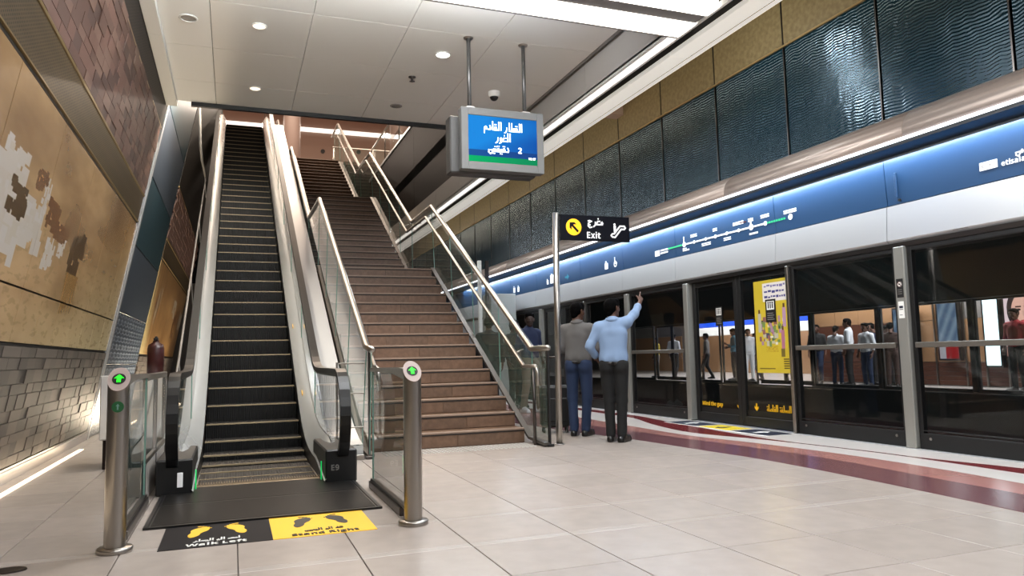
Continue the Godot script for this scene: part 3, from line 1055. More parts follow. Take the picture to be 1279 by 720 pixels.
func build_stairs() -> void:
	var t := thing("staircase", "wide brown tiled staircase rising in three flights beside the escalator", "staircase", Vector3(2.26, 0, -8.16))
	var x0 := 1.36
	var x1 := 3.19
	var n := 0
	for f in 3:
		for i in 15:
			var top: float = FLIGHTS[f][0] + RISE * (i + 1)
			var z: float = FLIGHTS[f][1] - TREAD * i
			var back: float = z - TREAD - 0.02
			if i == 14:
				back = (FLIGHTS[f + 1][1] - 0.02) if f < 2 else -25.0
			var st := begin()
			span(st, Vector3(x0, top - RISE, back), Vector3(x1, top, z), 0.003)
			var s := obj("step", st, M.stair_tile, t)
			if f == 0:
				var cuts := [x0 + 0.004, x0 + 0.42 + 0.2 * (i % 2), x0 + 1.02 + 0.2 * (i % 2), x1 - 0.004]
				for c in 3:
					var b := begin()
					span(b, Vector3(cuts[c] + 0.002, top - RISE + 0.006, z - 0.01), Vector3(cuts[c + 1] - 0.002, top - 0.034, z + 0.006), 0.002)
					obj("riser_tile", b, M.stair_tile_worn if (c + i) % 2 else M.stair_tile, s)
			var b2 := begin()
			span(b2, Vector3(x0 + 0.003, top - 0.020, z - 0.045), Vector3(x1 - 0.003, top + 0.003, z + 0.018), 0.004)
			obj("nosing", b2, M.nosing, s)
			b2 = begin()
			span(b2, Vector3(x0 + 0.003, top - 0.034, z - 0.02), Vector3(x1 - 0.003, top - 0.020, z + 0.012))
			obj("nosing_shadow_gap", b2, M.nosing_groove, s)
			n += 1
	var core := begin()
	var poly := PackedVector2Array()
	for p in [[-8.18, 0.0], [-12.45, 2.35], [-14.3, 2.35], [-18.55, 4.88], [-20.4, 4.88], [-24.6, 7.4], [-25.0, 7.4], [-25.0, 7.0], [-24.5, 7.0], [-20.5, 4.5], [-18.7, 4.5], [-14.4, 1.96], [-12.6, 1.96], [-9.2, 0.0]]:
		poly.append(Vector2(p[0], p[1]))
	prism(core, poly, Vector3(1.365, 0, 0), Vector3.BACK, Vector3.UP, Vector3(1.82, 0, 0))
	obj("stair_core", core, M.brown_panel, t)

	for side in [["right", 3.285, 3.185, "green_glass"], ["left", 1.30, 1.385, "clear_glass"]]:
		var x: float = side[1]
		var at := Vector3(x, 0, -7.75)
		var lab := "glass stair balustrade with double steel handrail on the platform side of the stairs" if side[0] == "right" else "glass stair balustrade with steel handrail between the stairs and the escalator"
		var b := thing("stair_balustrade", lab, "balustrade", at)
		var rail := [[-7.62, 1.086], [-8.1, 1.085], [-12.72, 3.71], [-14.26, 3.70], [-19.02, 6.38], [-20.72, 6.44], [-25.4, 9.12], [-26.4, 9.12]]
		if side[0] == "left":
			rail = [[-7.50, 1.10], [-7.80, 1.13], [-12.34, 3.65], [-14.18, 3.68], [-18.88, 6.33], [-20.6, 6.40], [-25.2, 9.0], [-26.2, 9.0]]
		var st := begin(true)
		rail_run(x, rail, 0.034, st)
		obj("handrail", st, M.steel, b)
		var low := []
		for p in rail:
			low.append([p[0] - (0.12 if p == rail[0] else 0.02), p[1] - 0.20])
		st = begin(true)
		rail_run(side[2], low, 0.022, st)
		var x2: float = side[2]
		tube(st, [Vector3(x2, low[0][1], low[0][0]), Vector3(x2, low[0][1] - 0.07, low[0][0] + 0.035), Vector3(x2, low[0][1] - 0.22, low[0][0] + 0.04)], 0.022, 10)
		obj("lower_handrail", st, M.steel, b)
		# brackets joining the two rails
		st = begin(true)
		for k in range(1, rail.size() - 1):
			for q in [0.06, 0.5, 0.94]:
				var za: float = lerpf(rail[k][0], rail[k + 1][0], q)
				var ya: float = lerpf(rail[k][1], rail[k + 1][1], q)
				tube(st, [Vector3(x, ya - 0.16, za), Vector3(x2, ya - 0.20, za)], 0.010, 8)
		obj("rail_brackets", st, M.steel, b)
		# glass panels, one per stretch
		var base := [[-7.62, 0.02], [-8.1, 0.05], [-12.55, 2.56], [-14.26, 2.58], [-18.63, 5.10], [-20.40, 5.12], [-24.8, 7.62], [-26.2, 7.65]]
		for k in rail.size() - 1:
			var cuts := 1 if absf(rail[k + 1][0] - rail[k][0]) < 2.5 else 4
			for c in cuts:
				var ta := float(c) / cuts
				var tb := float(c + 1) / cuts
				var pa := PackedVector2Array()
				for e in [[base, ta], [base, tb], [rail, tb], [rail, ta]]:
					var dy := 0.0 if e[0] == base else -0.03
					var gap: float = 0.006 if e[1] == ta else -0.006
					pa.append(Vector2(lerpf(e[0][k][0], e[0][k + 1][0], e[1]) - gap, lerpf(e[0][k][1], e[0][k + 1][1], e[1]) + dy))
				var g := begin()
				# one sheet, with thin edges of its own
				quad(g, Vector3(x, pa[0].y, pa[0].x), Vector3(x, pa[1].y, pa[1].x), Vector3(x, pa[2].y, pa[2].x), Vector3(x, pa[3].y, pa[3].x))
				var pane := obj("glass_pane", g, M[side[3]], b)
				for ed in [[0, 3], [1, 2]]:
					g = begin()
					tube(g, [Vector3(x, pa[ed[0]].y, pa[ed[0]].x), Vector3(x, pa[ed[1]].y, pa[ed[1]].x)], 0.005, 5)
					obj("glass_edge", g, M.glass_edge, pane)
		# stringer cap
		st = begin()
		var cap := []
		for p in base:
			cap.append(Vector3(x - 0.04 if side[0] == "right" else x + 0.015, p[1] + 0.01, p[0]))
		flatbar(st, cap, 0.07, 0.03)
		obj("stringer_cap", st, M.stringer, b)
		# end post
		st = begin()
		span(st, Vector3(x - 0.012, 0.0, -7.66), Vector3(x + 0.012, 1.08, -7.62), 0.003)
		span(st, Vector3(x - 0.04, 0.0, -8.05), Vector3(x + 0.04, 0.03, -7.60), 0.004)
		obj("end_post", st, M.black if side[0] == "right" else M.dark_steel, b)
		if side[0] == "right":
			st = begin(true)
			tube(st, [Vector3(3.2, 0.0, -7.86), Vector3(3.2, 0.86, -7.86)], 0.018, 10)
			obj("rail_post", st, M.dark_steel, b)

# ------------------------------------------------------------------ escalator
func soft(v: float, w: float) -> float:
	return w * log(1.0 + exp(clampf(v / w, -30, 30))) if v < 25.0 * w else v

func esc_line(z: float) -> float:
	var y := 0.565 * soft(-z - 8.17, 0.3)
	return 7.88 - soft(7.88 - y, 0.12) if y > 4.0 else y

func esc_rail(z: float) -> float:
	var y := 0.905 + 0.565 * soft(-z - 8.36, 0.12)
	return 8.78 - soft(8.78 - y, 0.12) if y > 4.0 else y

func esc_zs(a: float, b: float) -> Array:
	var out := [a]
	var z := a
	while z > b + 0.01:
		z -= 0.15 if z > -10.0 or z < -20.5 else 0.75
		out.append(max(z, b))
	return out

func ribbon(st: SurfaceTool, zs: Array, fa: Callable, fb: Callable) -> void:
	for i in zs.size() - 1:
		quad(st, fa.call(zs[i]), fa.call(zs[i + 1]), fb.call(zs[i + 1]), fb.call(zs[i]))

func build_escalator() -> void:
	var cx := 0.215
	var t := thing("escalator", "upward escalator with black steps, steel decking and glass sides", "escalator", Vector3(cx, 0, -6.3))
	# ribbed landing plates
	for k in 2:
		var st := begin()
		var a := -5.11 - 0.72 * k
		span(st, Vector3(-0.475, 0.0, a - (0.712 if k == 0 else 0.82)), Vector3(0.925, 0.012, a), 0.004)
		for r in 34:
			var zz := a - 0.02 - 0.0205 * r
			span(st, Vector3(-0.46, 0.012, zz - 0.012), Vector3(0.91, 0.0145, zz))
		obj("landing_plate", st, M.plate_metal, t)
	var fr := begin()
	span(fr, Vector3(-0.50, 0.0, -6.6), Vector3(-0.475, 0.014, -5.09))
	span(fr, Vector3(0.925, 0.0, -6.6), Vector3(0.95, 0.014, -5.09))
	span(fr, Vector3(-0.50, 0.0, -5.11), Vector3(0.95, 0.014, -5.085))
	obj("plate_frame", fr, M.black, t)
	var cb := begin()
	for k in 49:
		span(cb, Vector3(-0.262 + 0.02 * k, 0.0, -6.72), Vector3(-0.252 + 0.02 * k, 0.02, -6.60))
	span(cb, Vector3(-0.27, 0.0, -6.62), Vector3(0.70, 0.018, -6.54), 0.004)
	obj("comb", cb, M.comb_metal, t)
	# steps
	var z := -6.66
	var i := 0
	while z > -21.9:
		var y := esc_line(z)
		var drop: float = max(0.05, y - esc_line(z + 0.345) + 0.10)
		var st := begin()
		span(st, Vector3(cx - 0.484, y - drop, z - 0.42), Vector3(cx + 0.484, y, z), 0.004)
		var s := obj("step", st, M.step_metal, t)
		st = begin()
		span(st, Vector3(cx - 0.48, y - 0.012, z - 0.016), Vector3(cx + 0.48, y + 0.003, z + 0.003))
		obj("edge_line", st, M.step_line, s)
		z -= 0.345
		i += 1
	for side in [-1.0, 1.0]:
		var xs: float = cx + side * 0.490
		var xg: float = cx + side * 0.605
		var xh: float = cx + side * 0.640
		var xo: float = cx + side * 0.735
		var zs := esc_zs(-6.30, -23.6)
		var fade := func(zz: float) -> float: return clampf((-zz - 6.30) / 0.7, 0.0, 1.0)
		var st := begin(true)
		ribbon(st, zs, func(q): return Vector3(xs, max(esc_line(q) - 0.3, 0.0), q), func(q): return Vector3(xs, esc_line(q) + 0.02 + 0.10 * fade.call(q), q))
		obj("skirt_panel", st, M.rubber, t)
		st = begin(true)
		ribbon(st, zs, func(q): return Vector3(xs, esc_line(q) + 0.02 + 0.10 * fade.call(q), q), func(q): return Vector3(lerpf(xs, xg, 0.62), esc_line(q) + 0.10 + 0.16 * fade.call(q), q))
		ribbon(st, zs, func(q): return Vector3(lerpf(xs, xg, 0.62), esc_line(q) + 0.10 + 0.16 * fade.call(q), q), func(q): return Vector3(xg, esc_line(q) + 0.13 + 0.18 * fade.call(q), q))
		obj("inner_deck", st, M.deck_steel, t)
		st = begin(true)
		ribbon(st, zs, func(q): return Vector3(xg + side * 0.012, esc_line(q) + 0.13 + 0.18 * fade.call(q), q), func(q): return Vector3(xo, esc_line(q) + 0.12 + 0.10 * fade.call(q), q))
		obj("outer_deck", st, M.deck_steel, t)
		st = begin(true)
		ribbon(st, esc_zs(-6.9, -23.6), func(q): return Vector3(xo, esc_line(q) + 0.22, q), func(q): return Vector3(xo, max(0.0, esc_line(q) - 0.75), q))
		obj("side_cladding", st, M.cladding, t)
		if side > 0:
			st = begin(true)
			ribbon(st, esc_zs(-7.75, -23.2), func(q): return Vector3(xo, esc_line(q) + 0.10, q), func(q): return Vector3(1.255, esc_line(q) + 0.10, q))
			obj("gap_cover", st, M.pale_steel, t)
			st = begin()
			ribbon(st, [-7.75, -7.76], func(q): return Vector3(xo, lerpf(0.0, 0.13, (-q - 7.75) * 100.0), -7.75), func(q): return Vector3(1.255, lerpf(0.0, 0.13, (-q - 7.75) * 100.0), -7.75))
			obj("gap_cover_front", st, M.pale_steel, t)
		# glass side, in lengths
		var cuts := [-6.55, -8.2, -9.9, -11.8, -13.7, -15.6, -17.5, -19.4, -21.6, -23.5]
		for c in cuts.size() - 1:
			var g := begin()
			var zz := esc_zs(cuts[c] - 0.004, cuts[c + 1] + 0.004)
			ribbon(g, zz, func(q): return Vector3(xg, esc_line(q) + 0.13 + 0.18 * fade.call(q), q), func(q): return Vector3(xg, esc_rail(q) - 0.03, q))
			if c == 0:
				var ar := arc(Vector3(xg, 0.555, -6.55), 0.33, 90, 180, 10)
				for k in ar.size() - 1:
					var pa: Vector3 = ar[k]
					var pb: Vector3 = ar[k + 1]
					quad(g, Vector3(xg, 0.2, pa.z), pa, pb, Vector3(xg, 0.2, pb.z))
			var o := obj("glass_side", g, M.clear_glass, t)
			g = begin()
			tube(g, [Vector3(xg, esc_line(cuts[c + 1]) + 0.32, cuts[c + 1]), Vector3(xg, esc_rail(cuts[c + 1]) - 0.03, cuts[c + 1])], 0.006, 5)
			obj("glass_edge", g, M.glass_edge, o)
		# handrail with its rounded end
		var path := []
		path.append(Vector3(xh, 0.17, -6.72))
		for q in arc(Vector3(xh, 0.535, -6.52), 0.37, 265, 90, 16):
			path.append(q)
		for q in esc_zs(-6.75, -23.2):
			path.append(Vector3(xh, esc_rail(q), q))
		st = begin()
		flatbar(st, path, 0.085, 0.048)
		obj("handrail", st, M.rubber, t)
		st = begin()
		var under := []
		for q in path.slice(17):
			under.append(q + Vector3(0, -0.034, 0))
		flatbar(st, under, 0.050, 0.022)
		obj("handrail_guide", st, M.steel, t)
		# newel base
		st = begin()
		var bx := [cx + side * 0.50, cx + side * 0.755]
		span(st, Vector3(min(bx[0], bx[1]), 0.0, -7.3), Vector3(max(bx[0], bx[1]), 0.27, -6.30), 0.012)
		obj("newel_base", st, M.black, t)
		st = begin()
		span(st, Vector3(xs - side * 0.012 - 0.004, 0.02, -6.42), Vector3(xs - side * 0.012 + 0.004, 0.17, -6.41))
		obj("green_indicator", st, M.green_comb, t)
		# round notice stickers on the decking
		if side < 0:
			st = begin()
			span(st, Vector3(cx - 0.605, 0.06, -6.298), Vector3(cx - 0.565, 0.17, -6.294), 0.004)
			prism(st, disc_poly(0.016, 12), Vector3(cx - 0.585, 0.155, -6.294), Vector3.RIGHT, Vector3.UP, Vector3(0, 0, 0.002))
			obj("notice_sticker", st, M.print_white, t)
		else:
			lettering("unit_number", "E9", 0.045, Vector3(cx + 0.575, 0.125, -6.297), Vector3.RIGHT, Vector3.UP, M.grey_paint, t)
			for q in [-7.35, -8.9, -10.4]:
				var y2 := esc_line(q) + 0.20
				st = begin()
				box(st, Vector3(lerpf(xs, xg, 0.38) - 0.004, y2, q), Vector3(0.004, 0.05, 0.09), 0.0, Basis(Vector3.RIGHT, 0.5))
				obj("yellow_sticker", st, M.yellow, t)

# ------------------------------------------------------------------ gates in front of the escalator
func build_gate(x: float, z: float, side: float, label: String) -> void:
	var t := thing("gate_post", label, "bollard", Vector3(x, 0, z), "")
	var r := 0.055
	var st := begin(true)
	lathe(st, [Vector2(0, 0), Vector2(0.088, 0.0), Vector2(0.09, 0.004), Vector2(0.09, 0.022), Vector2(0.084, 0.028), Vector2(0.0, 0.028)], Vector3(x, 0, z), 32)
	obj("base_flange", st, M.steel, t)
	# tube cut at a slant, facing the hall
	st = begin(true)
	var seg := 36
	var slope := 1.12
	for k in seg:
		var q := []
		for e in [k, k + 1]:
			var a: float = TAU * e / seg
			q.append(Vector3(x + r * sin(a), 0.028, z + r * cos(a)))
			q.append(Vector3(x + r * sin(a), 0.92 - r * cos(a) * slope, z + r * cos(a)))
		quad(st, q[0], q[2], q[3], q[1])
	obj("tube", st, M.steel, t)
	var nrm := Vector3(0, 1, slope).normalized()
	var up := Vector3(0, slope, -1).normalized()
	var c := Vector3(x, 0.92, z)
	st = begin()
	var ell := disc_poly(r + 0.001, 36, 0, 0, r * sqrt(1 + slope * slope) + 0.001)
	prism(st, ell, c, Vector3.RIGHT, up, nrm * 0.006)
	obj("slanted_cap", st, M.cap_metal, t)
	st = begin()
	prism(st, disc_poly(0.034, 28, 0, 0, 0.038), c + nrm * 0.006, Vector3.RIGHT, up, nrm * 0.002)
	obj("display_disc", st, M.black, t)
	st = begin()
	var ar := PackedVector2Array([Vector2(-0.010, -0.024), Vector2(0.010, -0.024), Vector2(0.010, 0.004), Vector2(0.024, 0.004), Vector2(0.0, 0.029), Vector2(-0.024, 0.004), Vector2(-0.010, 0.004)])
	prism(st, ar, c + nrm * 0.008, Vector3.RIGHT, up, nrm * 0.002)
	obj("green_arrow", st, M.green_led, t)
	if side < 0:
		st = begin(true)
		for k in 12:
			for j in 1:
				pass
		var g := begin()
		prism(g, disc_poly(0.030, 24), Vector3(x + 0.004, 0.775, z + r - 0.004), Vector3.RIGHT, Vector3.UP, Vector3(0, 0, 0.006))
		obj("round_sticker", g, M.green_print, t)
		g = begin()
		prism(g, PackedVector2Array([Vector2(-0.004, -0.016), Vector2(0.004, -0.016), Vector2(0.004, 0.004), Vector2(0.010, 0.004), Vector2(0, 0.017), Vector2(-0.010, 0.004), Vector2(-0.004, 0.004)]), Vector3(x + 0.004, 0.775, z + r + 0.002), Vector3.RIGHT, Vector3.UP, Vector3(0, 0, 0.0015))
		obj("sticker_arrow", g, M.glass_edge, t)
	# steel arm to the top of the glass
	st = begin()
	var arm := PackedVector2Array([Vector2(z - 0.03, 0.93), Vector2(z - 0.03, 0.86), Vector2(z - 0.55, 0.905), Vector2(z - 1.40, 0.905), Vector2(z - 1.40, 0.935), Vector2(z - 0.30, 0.945)])
	prism(st, arm, Vector3(x - 0.022, 0, 0), Vector3.BACK, Vector3.UP, Vector3(0.044, 0, 0))
	obj("top_arm", st, M.steel, t)
	st = begin()
	quad(st, Vector3(x, 0.06, z - 0.09), Vector3(x, 0.06, z - 1.38), Vector3(x, 0.905, z - 1.38), Vector3(x, 0.905, z - 0.09))
	obj("glass_panel", st, M.green_glass if side > 0 else M.clear_glass, t)
	st = begin()
	span(st, Vector3(x - 0.006, 0.05, z - 1.39), Vector3(x + 0.006, 0.905, z - 1.378))
	obj("glass_edge", st, M.glass_edge, t)
	st = begin()
	span(st, Vector3(x - 0.01, 0.05, z - 0.10), Vector3(x + 0.01, 0.87, z - 0.052))
	obj("gasket", st, M.gasket, t)
	st = begin()
	span(st, Vector3(x - 0.03, 0.0, z - 1.42), Vector3(x + 0.03, 0.055, z - 0.26), 0.005)
	span(st, Vector3(x - 0.02, 0.055, z - 1.40), Vector3(x + 0.02, 0.075, z - 0.09), 0.004)
	obj("floor_channel", st, M.dark_steel, t)

func build_gates() -> void:
	build_gate(-0.585, -4.59, -1.0, "steel post with green arrow left of the escalator, round green sticker below its top")
	build_gate(1.035, -4.53, 1.0, "steel post with green arrow between the escalator and the stairs, holding a glass panel")
	# short glass screens closing the gaps beside the escalator
	var t := thing("infill_screen", "short framed glass screen closing the gap between escalator and stairs", "screen", Vector3(1.12, 0, -7.62))
	var st := begin()
	quad(st, Vector3(0.98, 0.06, -7.62), Vector3(1.24, 0.06, -7.62), Vector3(1.24, 0.98, -7.62), Vector3(0.98, 0.98, -7.62))
	obj("glass_panel", st, M.clear_glass, t)
	st = begin()
	for y in [0.0, 0.32, 0.66, 0.96]:
		span(st, Vector3(0.97, y, -7.635), Vector3(1.245, y + (0.05 if y == 0.0 else 0.012), -7.605), 0.003)
	obj("cross_rail", st, M.steel, t)
	st = begin()
	span(st, Vector3(0.965, 0.0, -7.635), Vector3(0.985, 0.98, -7.605), 0.003)
	obj("side_post", st, M.steel, t)
	var u := thing("infill_screen", "glass and steel screen behind the left gate post, running back beside the escalator", "screen", Vector3(-0.62, 0, -6.6))
	st = begin()
	quad(st, Vector3(-0.60, 0.30, -6.04), Vector3(-0.60, 0.30, -7.7), Vector3(-0.60, 0.90, -7.7), Vector3(-0.60, 0.90, -6.04))
	obj("glass_panel", st, M.clear_glass, u)
	st = begin()
	for z in [-6.06, -6.85, -7.68]:
		span(st, Vector3(-0.615, 0.0, z - 0.02), Vector3(-0.585, 0.92, z + 0.02), 0.004)
	obj("upright", st, M.bright_steel, u)
	st = begin()
	span(st, Vector3(-0.62, 0.88, -7.7), Vector3(-0.58, 0.93, -6.04), 0.006)
	span(st, Vector3(-0.615, 0.27, -7.7), Vector3(-0.585, 0.31, -6.04), 0.004)
	obj("rail", st, M.steel, u)
	st = begin()
	span(st, Vector3(-0.612, 0.0, -7.7), Vector3(-0.588, 0.27, -6.04), 0.003)
	obj("cream_kick_board", st, M.pale_stone, u)
	# steel side screen set across towards the wall
	var w := thing("side_cabinet", "low pale steel cabinet between the left wall and the escalator", "cabinet", Vector3(-0.95, 0, -8.4))
	st = begin()
	span(st, Vector3(-1.20, 0.28, -8.75), Vector3(-0.66, 0.90, -8.15), 0.01)
	obj("body", st, M.pale_steel, w)
	st = begin()
	span(st, Vector3(-1.17, 0.0, -8.72), Vector3(-0.73, 0.28, -8.18), 0.004)
	obj("plinth", st, M.brown_panel, w)
	st = begin()
	span(st, Vector3(-0.955, 0.30, -8.148), Vector3(-0.945, 0.88, -8.140))
	obj("door_gap", st, M.black, w)
	var x := thing("reflection_cylinder", "dark red stand-in for a reflection, a plain extinguisher standing on the pale steel cabinet beside the escalator", "cylinder", Vector3(-0.745, 0.90, -8.42))  # stand-in shape for what was taken as a dark red reflection
	st = begin(true)
	lathe(st, [Vector2(0, 0), Vector2(0.075, 0.0), Vector2(0.08, 0.01), Vector2(0.08, 0.26), Vector2(0.07, 0.30), Vector2(0.03, 0.325), Vector2(0.03, 0.34), Vector2(0, 0.34)], Vector3(-0.745, 0.90, -8.42), 24)
	obj("cylinder_body", st, M.maroon_enamel, x)
	st = begin()
	span(st, Vector3(-0.765, 1.24, -8.50), Vector3(-0.725, 1.27, -8.38), 0.004)
	span(st, Vector3(-0.755, 1.27, -8.52), Vector3(-0.735, 1.285, -8.40), 0.004)
	obj("cylinder_top", st, M.black, x)
	# bent guard pipe on the far side of the escalator
	var g := thing("guard_pipe", "pale bent guard pipe climbing along the wall side of the escalator", "pipe", Vector3(-0.555, 0.6, -8.2))
	st = begin(true)
	var pts := [Vector3(-0.555, esc_line(-8.2) + 0.62, -8.2), Vector3(-0.555, esc_line(-8.9) + 0.63, -8.9), Vector3(-0.555, esc_line(-12.3) + 0.58, -12.3), Vector3(-0.555, esc_line(-15.6) + 0.46, -15.6)]
	tube(st, pts, 0.013, 8)
	tube(st, [Vector3(-0.555, esc_line(-15.6) + 0.46, -15.6), Vector3(-0.555, 4.52, -13.7), Vector3(-0.555, 4.62, -13.05), Vector3(-0.555, 5.5, -12.3)], 0.02, 8)
	for k in 4:
		var z := -8.9 - 2.1 * k
		tube(st, [Vector3(-0.53, esc_line(z) + 0.2, z), Vector3(-0.555, esc_line(z) + 0.6, z)], 0.008, 6)
	obj("pipe", st, M.grey_paint, g)

# ------------------------------------------------------------------ floor prints
func foot(cx: float, cz: float, s: float, mirror: float, turn: float) -> Array:
	var out := []
	var sole := PackedVector2Array()
	for k in 26:
		var a := TAU * k / 26
		var y := sin(a)
		var w := 0.36 + 0.10 * y - 0.13 * exp(-pow((y + 0.15) * 3.2, 2.0))
		sole.append(Vector2(cos(a) * w * (1.0 - 0.1 * mirror * sin(a) * cos(a)) + 0.07 * mirror * y * y, y))
	out.append(sole)
	for k in 5:
		out.append(disc_poly(0.085 - 0.01 * k, 10, mirror * (-0.26 + 0.15 * k) , 1.14 - 0.05 * k * k * 0.4))
	var res := []
	for p in out:
		var q := PackedVector2Array()
		for v in p:
			q.append(Vector2(cx, cz) + (v * s).rotated(turn))
		res.append(q)
	return res

func floor_sticker(label: String, x0: float, x1: float, dark: bool, text: String, ar: String) -> void:
	var z0 := -4.49
	var z1 := -5.08
	var c := Vector3((x0 + x1) * 0.5, 0, (z0 + z1) * 0.5)
	var t := thing("floor_sticker", label, "floor sticker", c)
	var st := begin()
	span(st, Vector3(x0, 0.0, z1), Vector3(x1, 0.003, z0))
	obj("sheet", st, M.navy if dark else M.yellow, t)
	st = begin()
	for s in [-1.0, 1.0]:
		for p in foot(c.x + s * 0.115, 0.385, 0.135, -s, s * 0.28):
			var q := PackedVector2Array()
			for v in p:
				q.append(Vector2(v.x, v.y))
			prism(st, q, Vector3(0, 0.003, z0), Vector3.RIGHT, Vector3(0, 0, -1), Vector3(0, 0.0012, 0))
	obj("footprints", st, M.yellow if dark else M.ink, t)
	lettering("lettering", text, 0.050, Vector3(c.x, 0.005, z0 - 0.050), Vector3.RIGHT, Vector3(0, 0, -1), M.white_paint if dark else M.ink, t)
	arabic("arabic_lettering", ar, 0.050, Vector3(c.x, 0.0032, z0 - 0.150), Vector3.RIGHT, Vector3(0, 0, -1), M.white_paint if dark else M.ink, t)

func build_floor_prints() -> void:
	floor_sticker("black floor sticker with yellow footprints in front of the escalator", -0.37, 0.222, true, "Walk Left", "AmS Aly Alysar")
	floor_sticker("yellow floor sticker with black footprints in front of the escalator", 0.224, 0.81, false, "Stand Right", "qf Aly Alymyn")
	var t := thing("door_marking", "dark blue marking on the floor before the door with the yellow poster", "floor marking", Vector3(6.05, 0, -8.3))
	var zz := [-7.25, -7.9, -8.0, -8.62, -8.72, -9.4]
	for k in 3:
		var st := begin()
		var a: float = zz[k * 2]
		var b: float = zz[k * 2 + 1]
		span(st, Vector3(5.90, 0.0, b), Vector3(6.27, 0.006, a))
		obj("sheet", st, M.navy_mat if k != 1 else M.poster_yellow, t)
		st = begin()
		var m := (a + b) * 0.5
		var ar := PackedVector2Array([Vector2(-0.10, 0.04), Vector2(0.02, 0.04), Vector2(0.02, 0.10), Vector2(0.14, 0.0), Vector2(0.02, -0.10), Vector2(0.02, -0.04), Vector2(-0.10, -0.04)])
		var dirx := Vector3(-1, 0, 0) if k == 1 else Vector3(1, 0, 0)
		prism(st, ar, Vector3(6.08, 0.006, m), dirx, Vector3(0, 0, 1), Vector3(0, 0.001, 0))
		obj("arrow", st, M.white_paint if k != 1 else M.navy_mat, t)
	var st2 := begin()
	span(st2, Vector3(5.86, 0.0, -9.42), Vector3(5.89, 0.0055, -7.2))
	obj("white_line", st2, M.white_paint, t)

# ------------------------------------------------------------------ platform screen doors
const PX := 6.40

func frame_rect(st: SurfaceTool, x: float, z0: float, z1: float, y0: float, y1: float, w: float, thick := 0.03) -> void:
	span(st, Vector3(x - thick, y0, z0 - w), Vector3(x + thick, y1, z0), 0.004)
	span(st, Vector3(x - thick, y0, z1), Vector3(x + thick, y1, z1 + w), 0.004)
	span(st, Vector3(x - thick, y1 - w, z1 + w), Vector3(x + thick, y1, z0 - w), 0.004)
	span(st, Vector3(x - thick, y0, z1 + w), Vector3(x + thick, y0 + w * 1.6, z0 - w), 0.004)

func sheet_x(st: SurfaceTool, x: float, z0: float, z1: float, y0: float, y1: float) -> void:
	quad(st, Vector3(x, y0, z0), Vector3(x, y0, z1), Vector3(x, y1, z1), Vector3(x, y1, z0))

func fixed_screen(z0: float, z1: float, label: String, x := PX, bar := true) -> Node3D:
	var t := thing("glass_screen", label, "glass screen", Vector3(x, 0, (z0 + z1) * 0.5), "glass screens between the platform doors" if x < 10.0 else "glass screens of the opposite platform")
	var st := begin()
	frame_rect(st, x, z0, z1, 0.0, 2.03, 0.05)
	obj("frame", st, M.black, t)
	st = begin()
	sheet_x(st, x, z0 - 0.045, z1 + 0.045, 0.075, 1.985)
	obj("pane", st, M.door_glass, t)
	if bar:
		st = begin()
		var s := -1.0 if x < 10.0 else 1.0
		span(st, Vector3(x + s * 0.025, 1.0, z1 + 0.05), Vector3(x + s * 0.065, 1.055, z0 - 0.05), 0.006)
		obj("push_bar", st, M.bar_metal, t)
		st = begin()
		span(st, Vector3(x - 0.034, 0.0, z1 + 0.02), Vector3(x + 0.034, 0.16, z0 - 0.02), 0.004)
		span(st, Vector3(x - 0.036, 0.18, z1 + 0.05), Vector3(x + 0.02, 0.19, z0 - 0.05))
		obj("kick_plate", st, M.black, t)
		for z in [z0 - 0.13, z1 + 0.13]:
			st = begin()
			prism(st, disc_poly(0.015, 12), Vector3(x - 0.034, 0.11, z), Vector3.BACK, Vector3.UP, Vector3(-0.006, 0, 0))
			obj("lock", st, M.steel, t)
	return t

func platform_door(z0: float, z1: float, label: String, x := PX) -> Node3D:
	var t := thing("platform_door", label, "door", Vector3(x, 0, (z0 + z1) * 0.5), "platform doors" if x < 10.0 else "doors of the opposite platform")
	var mid := (z0 + z1) * 0.5
	for k in 2:
		var a: float = z0 if k == 0 else mid
		var b: float = mid if k == 0 else z1
		var st := begin()
		frame_rect(st, x + 0.03, a - 0.003, b + 0.003, 0.02, 2.03, 0.075, 0.025)
		var leaf := obj("door_leaf", st, M.black, t)
		st = begin()
		sheet_x(st, x + 0.03, a - 0.07, b + 0.07, 0.13, 1.96)
		obj("pane", st, M.door_glass, leaf)
		if x < 10.0:
			st = begin()
			sheet_x(st, x + 0.028, a - 0.07, b + 0.07, 0.13, 0.22)
			obj("dark_foot_strip", st, M.black, leaf)
	return t

func screen_post(z0: float, z1: float, label: String, x := PX, m := "aluminium_post") -> Node3D:
	var t := thing("screen_post", label, "post", Vector3(x, 0, (z0 + z1) * 0.5), "posts of the platform screens" if x < 10.0 else "posts of the opposite screens")
	var st := begin()
	span(st, Vector3(x - 0.075, 0.0, z1), Vector3(x + 0.05, 2.03, z0), 0.008)
	obj("shaft", st, M[m], t)
	st = begin()
	span(st, Vector3(x - 0.08, 0.0, z1), Vector3(x + 0.05, 0.02, z0), 0.003)
	obj("foot", st, M.steel, t)
	return t

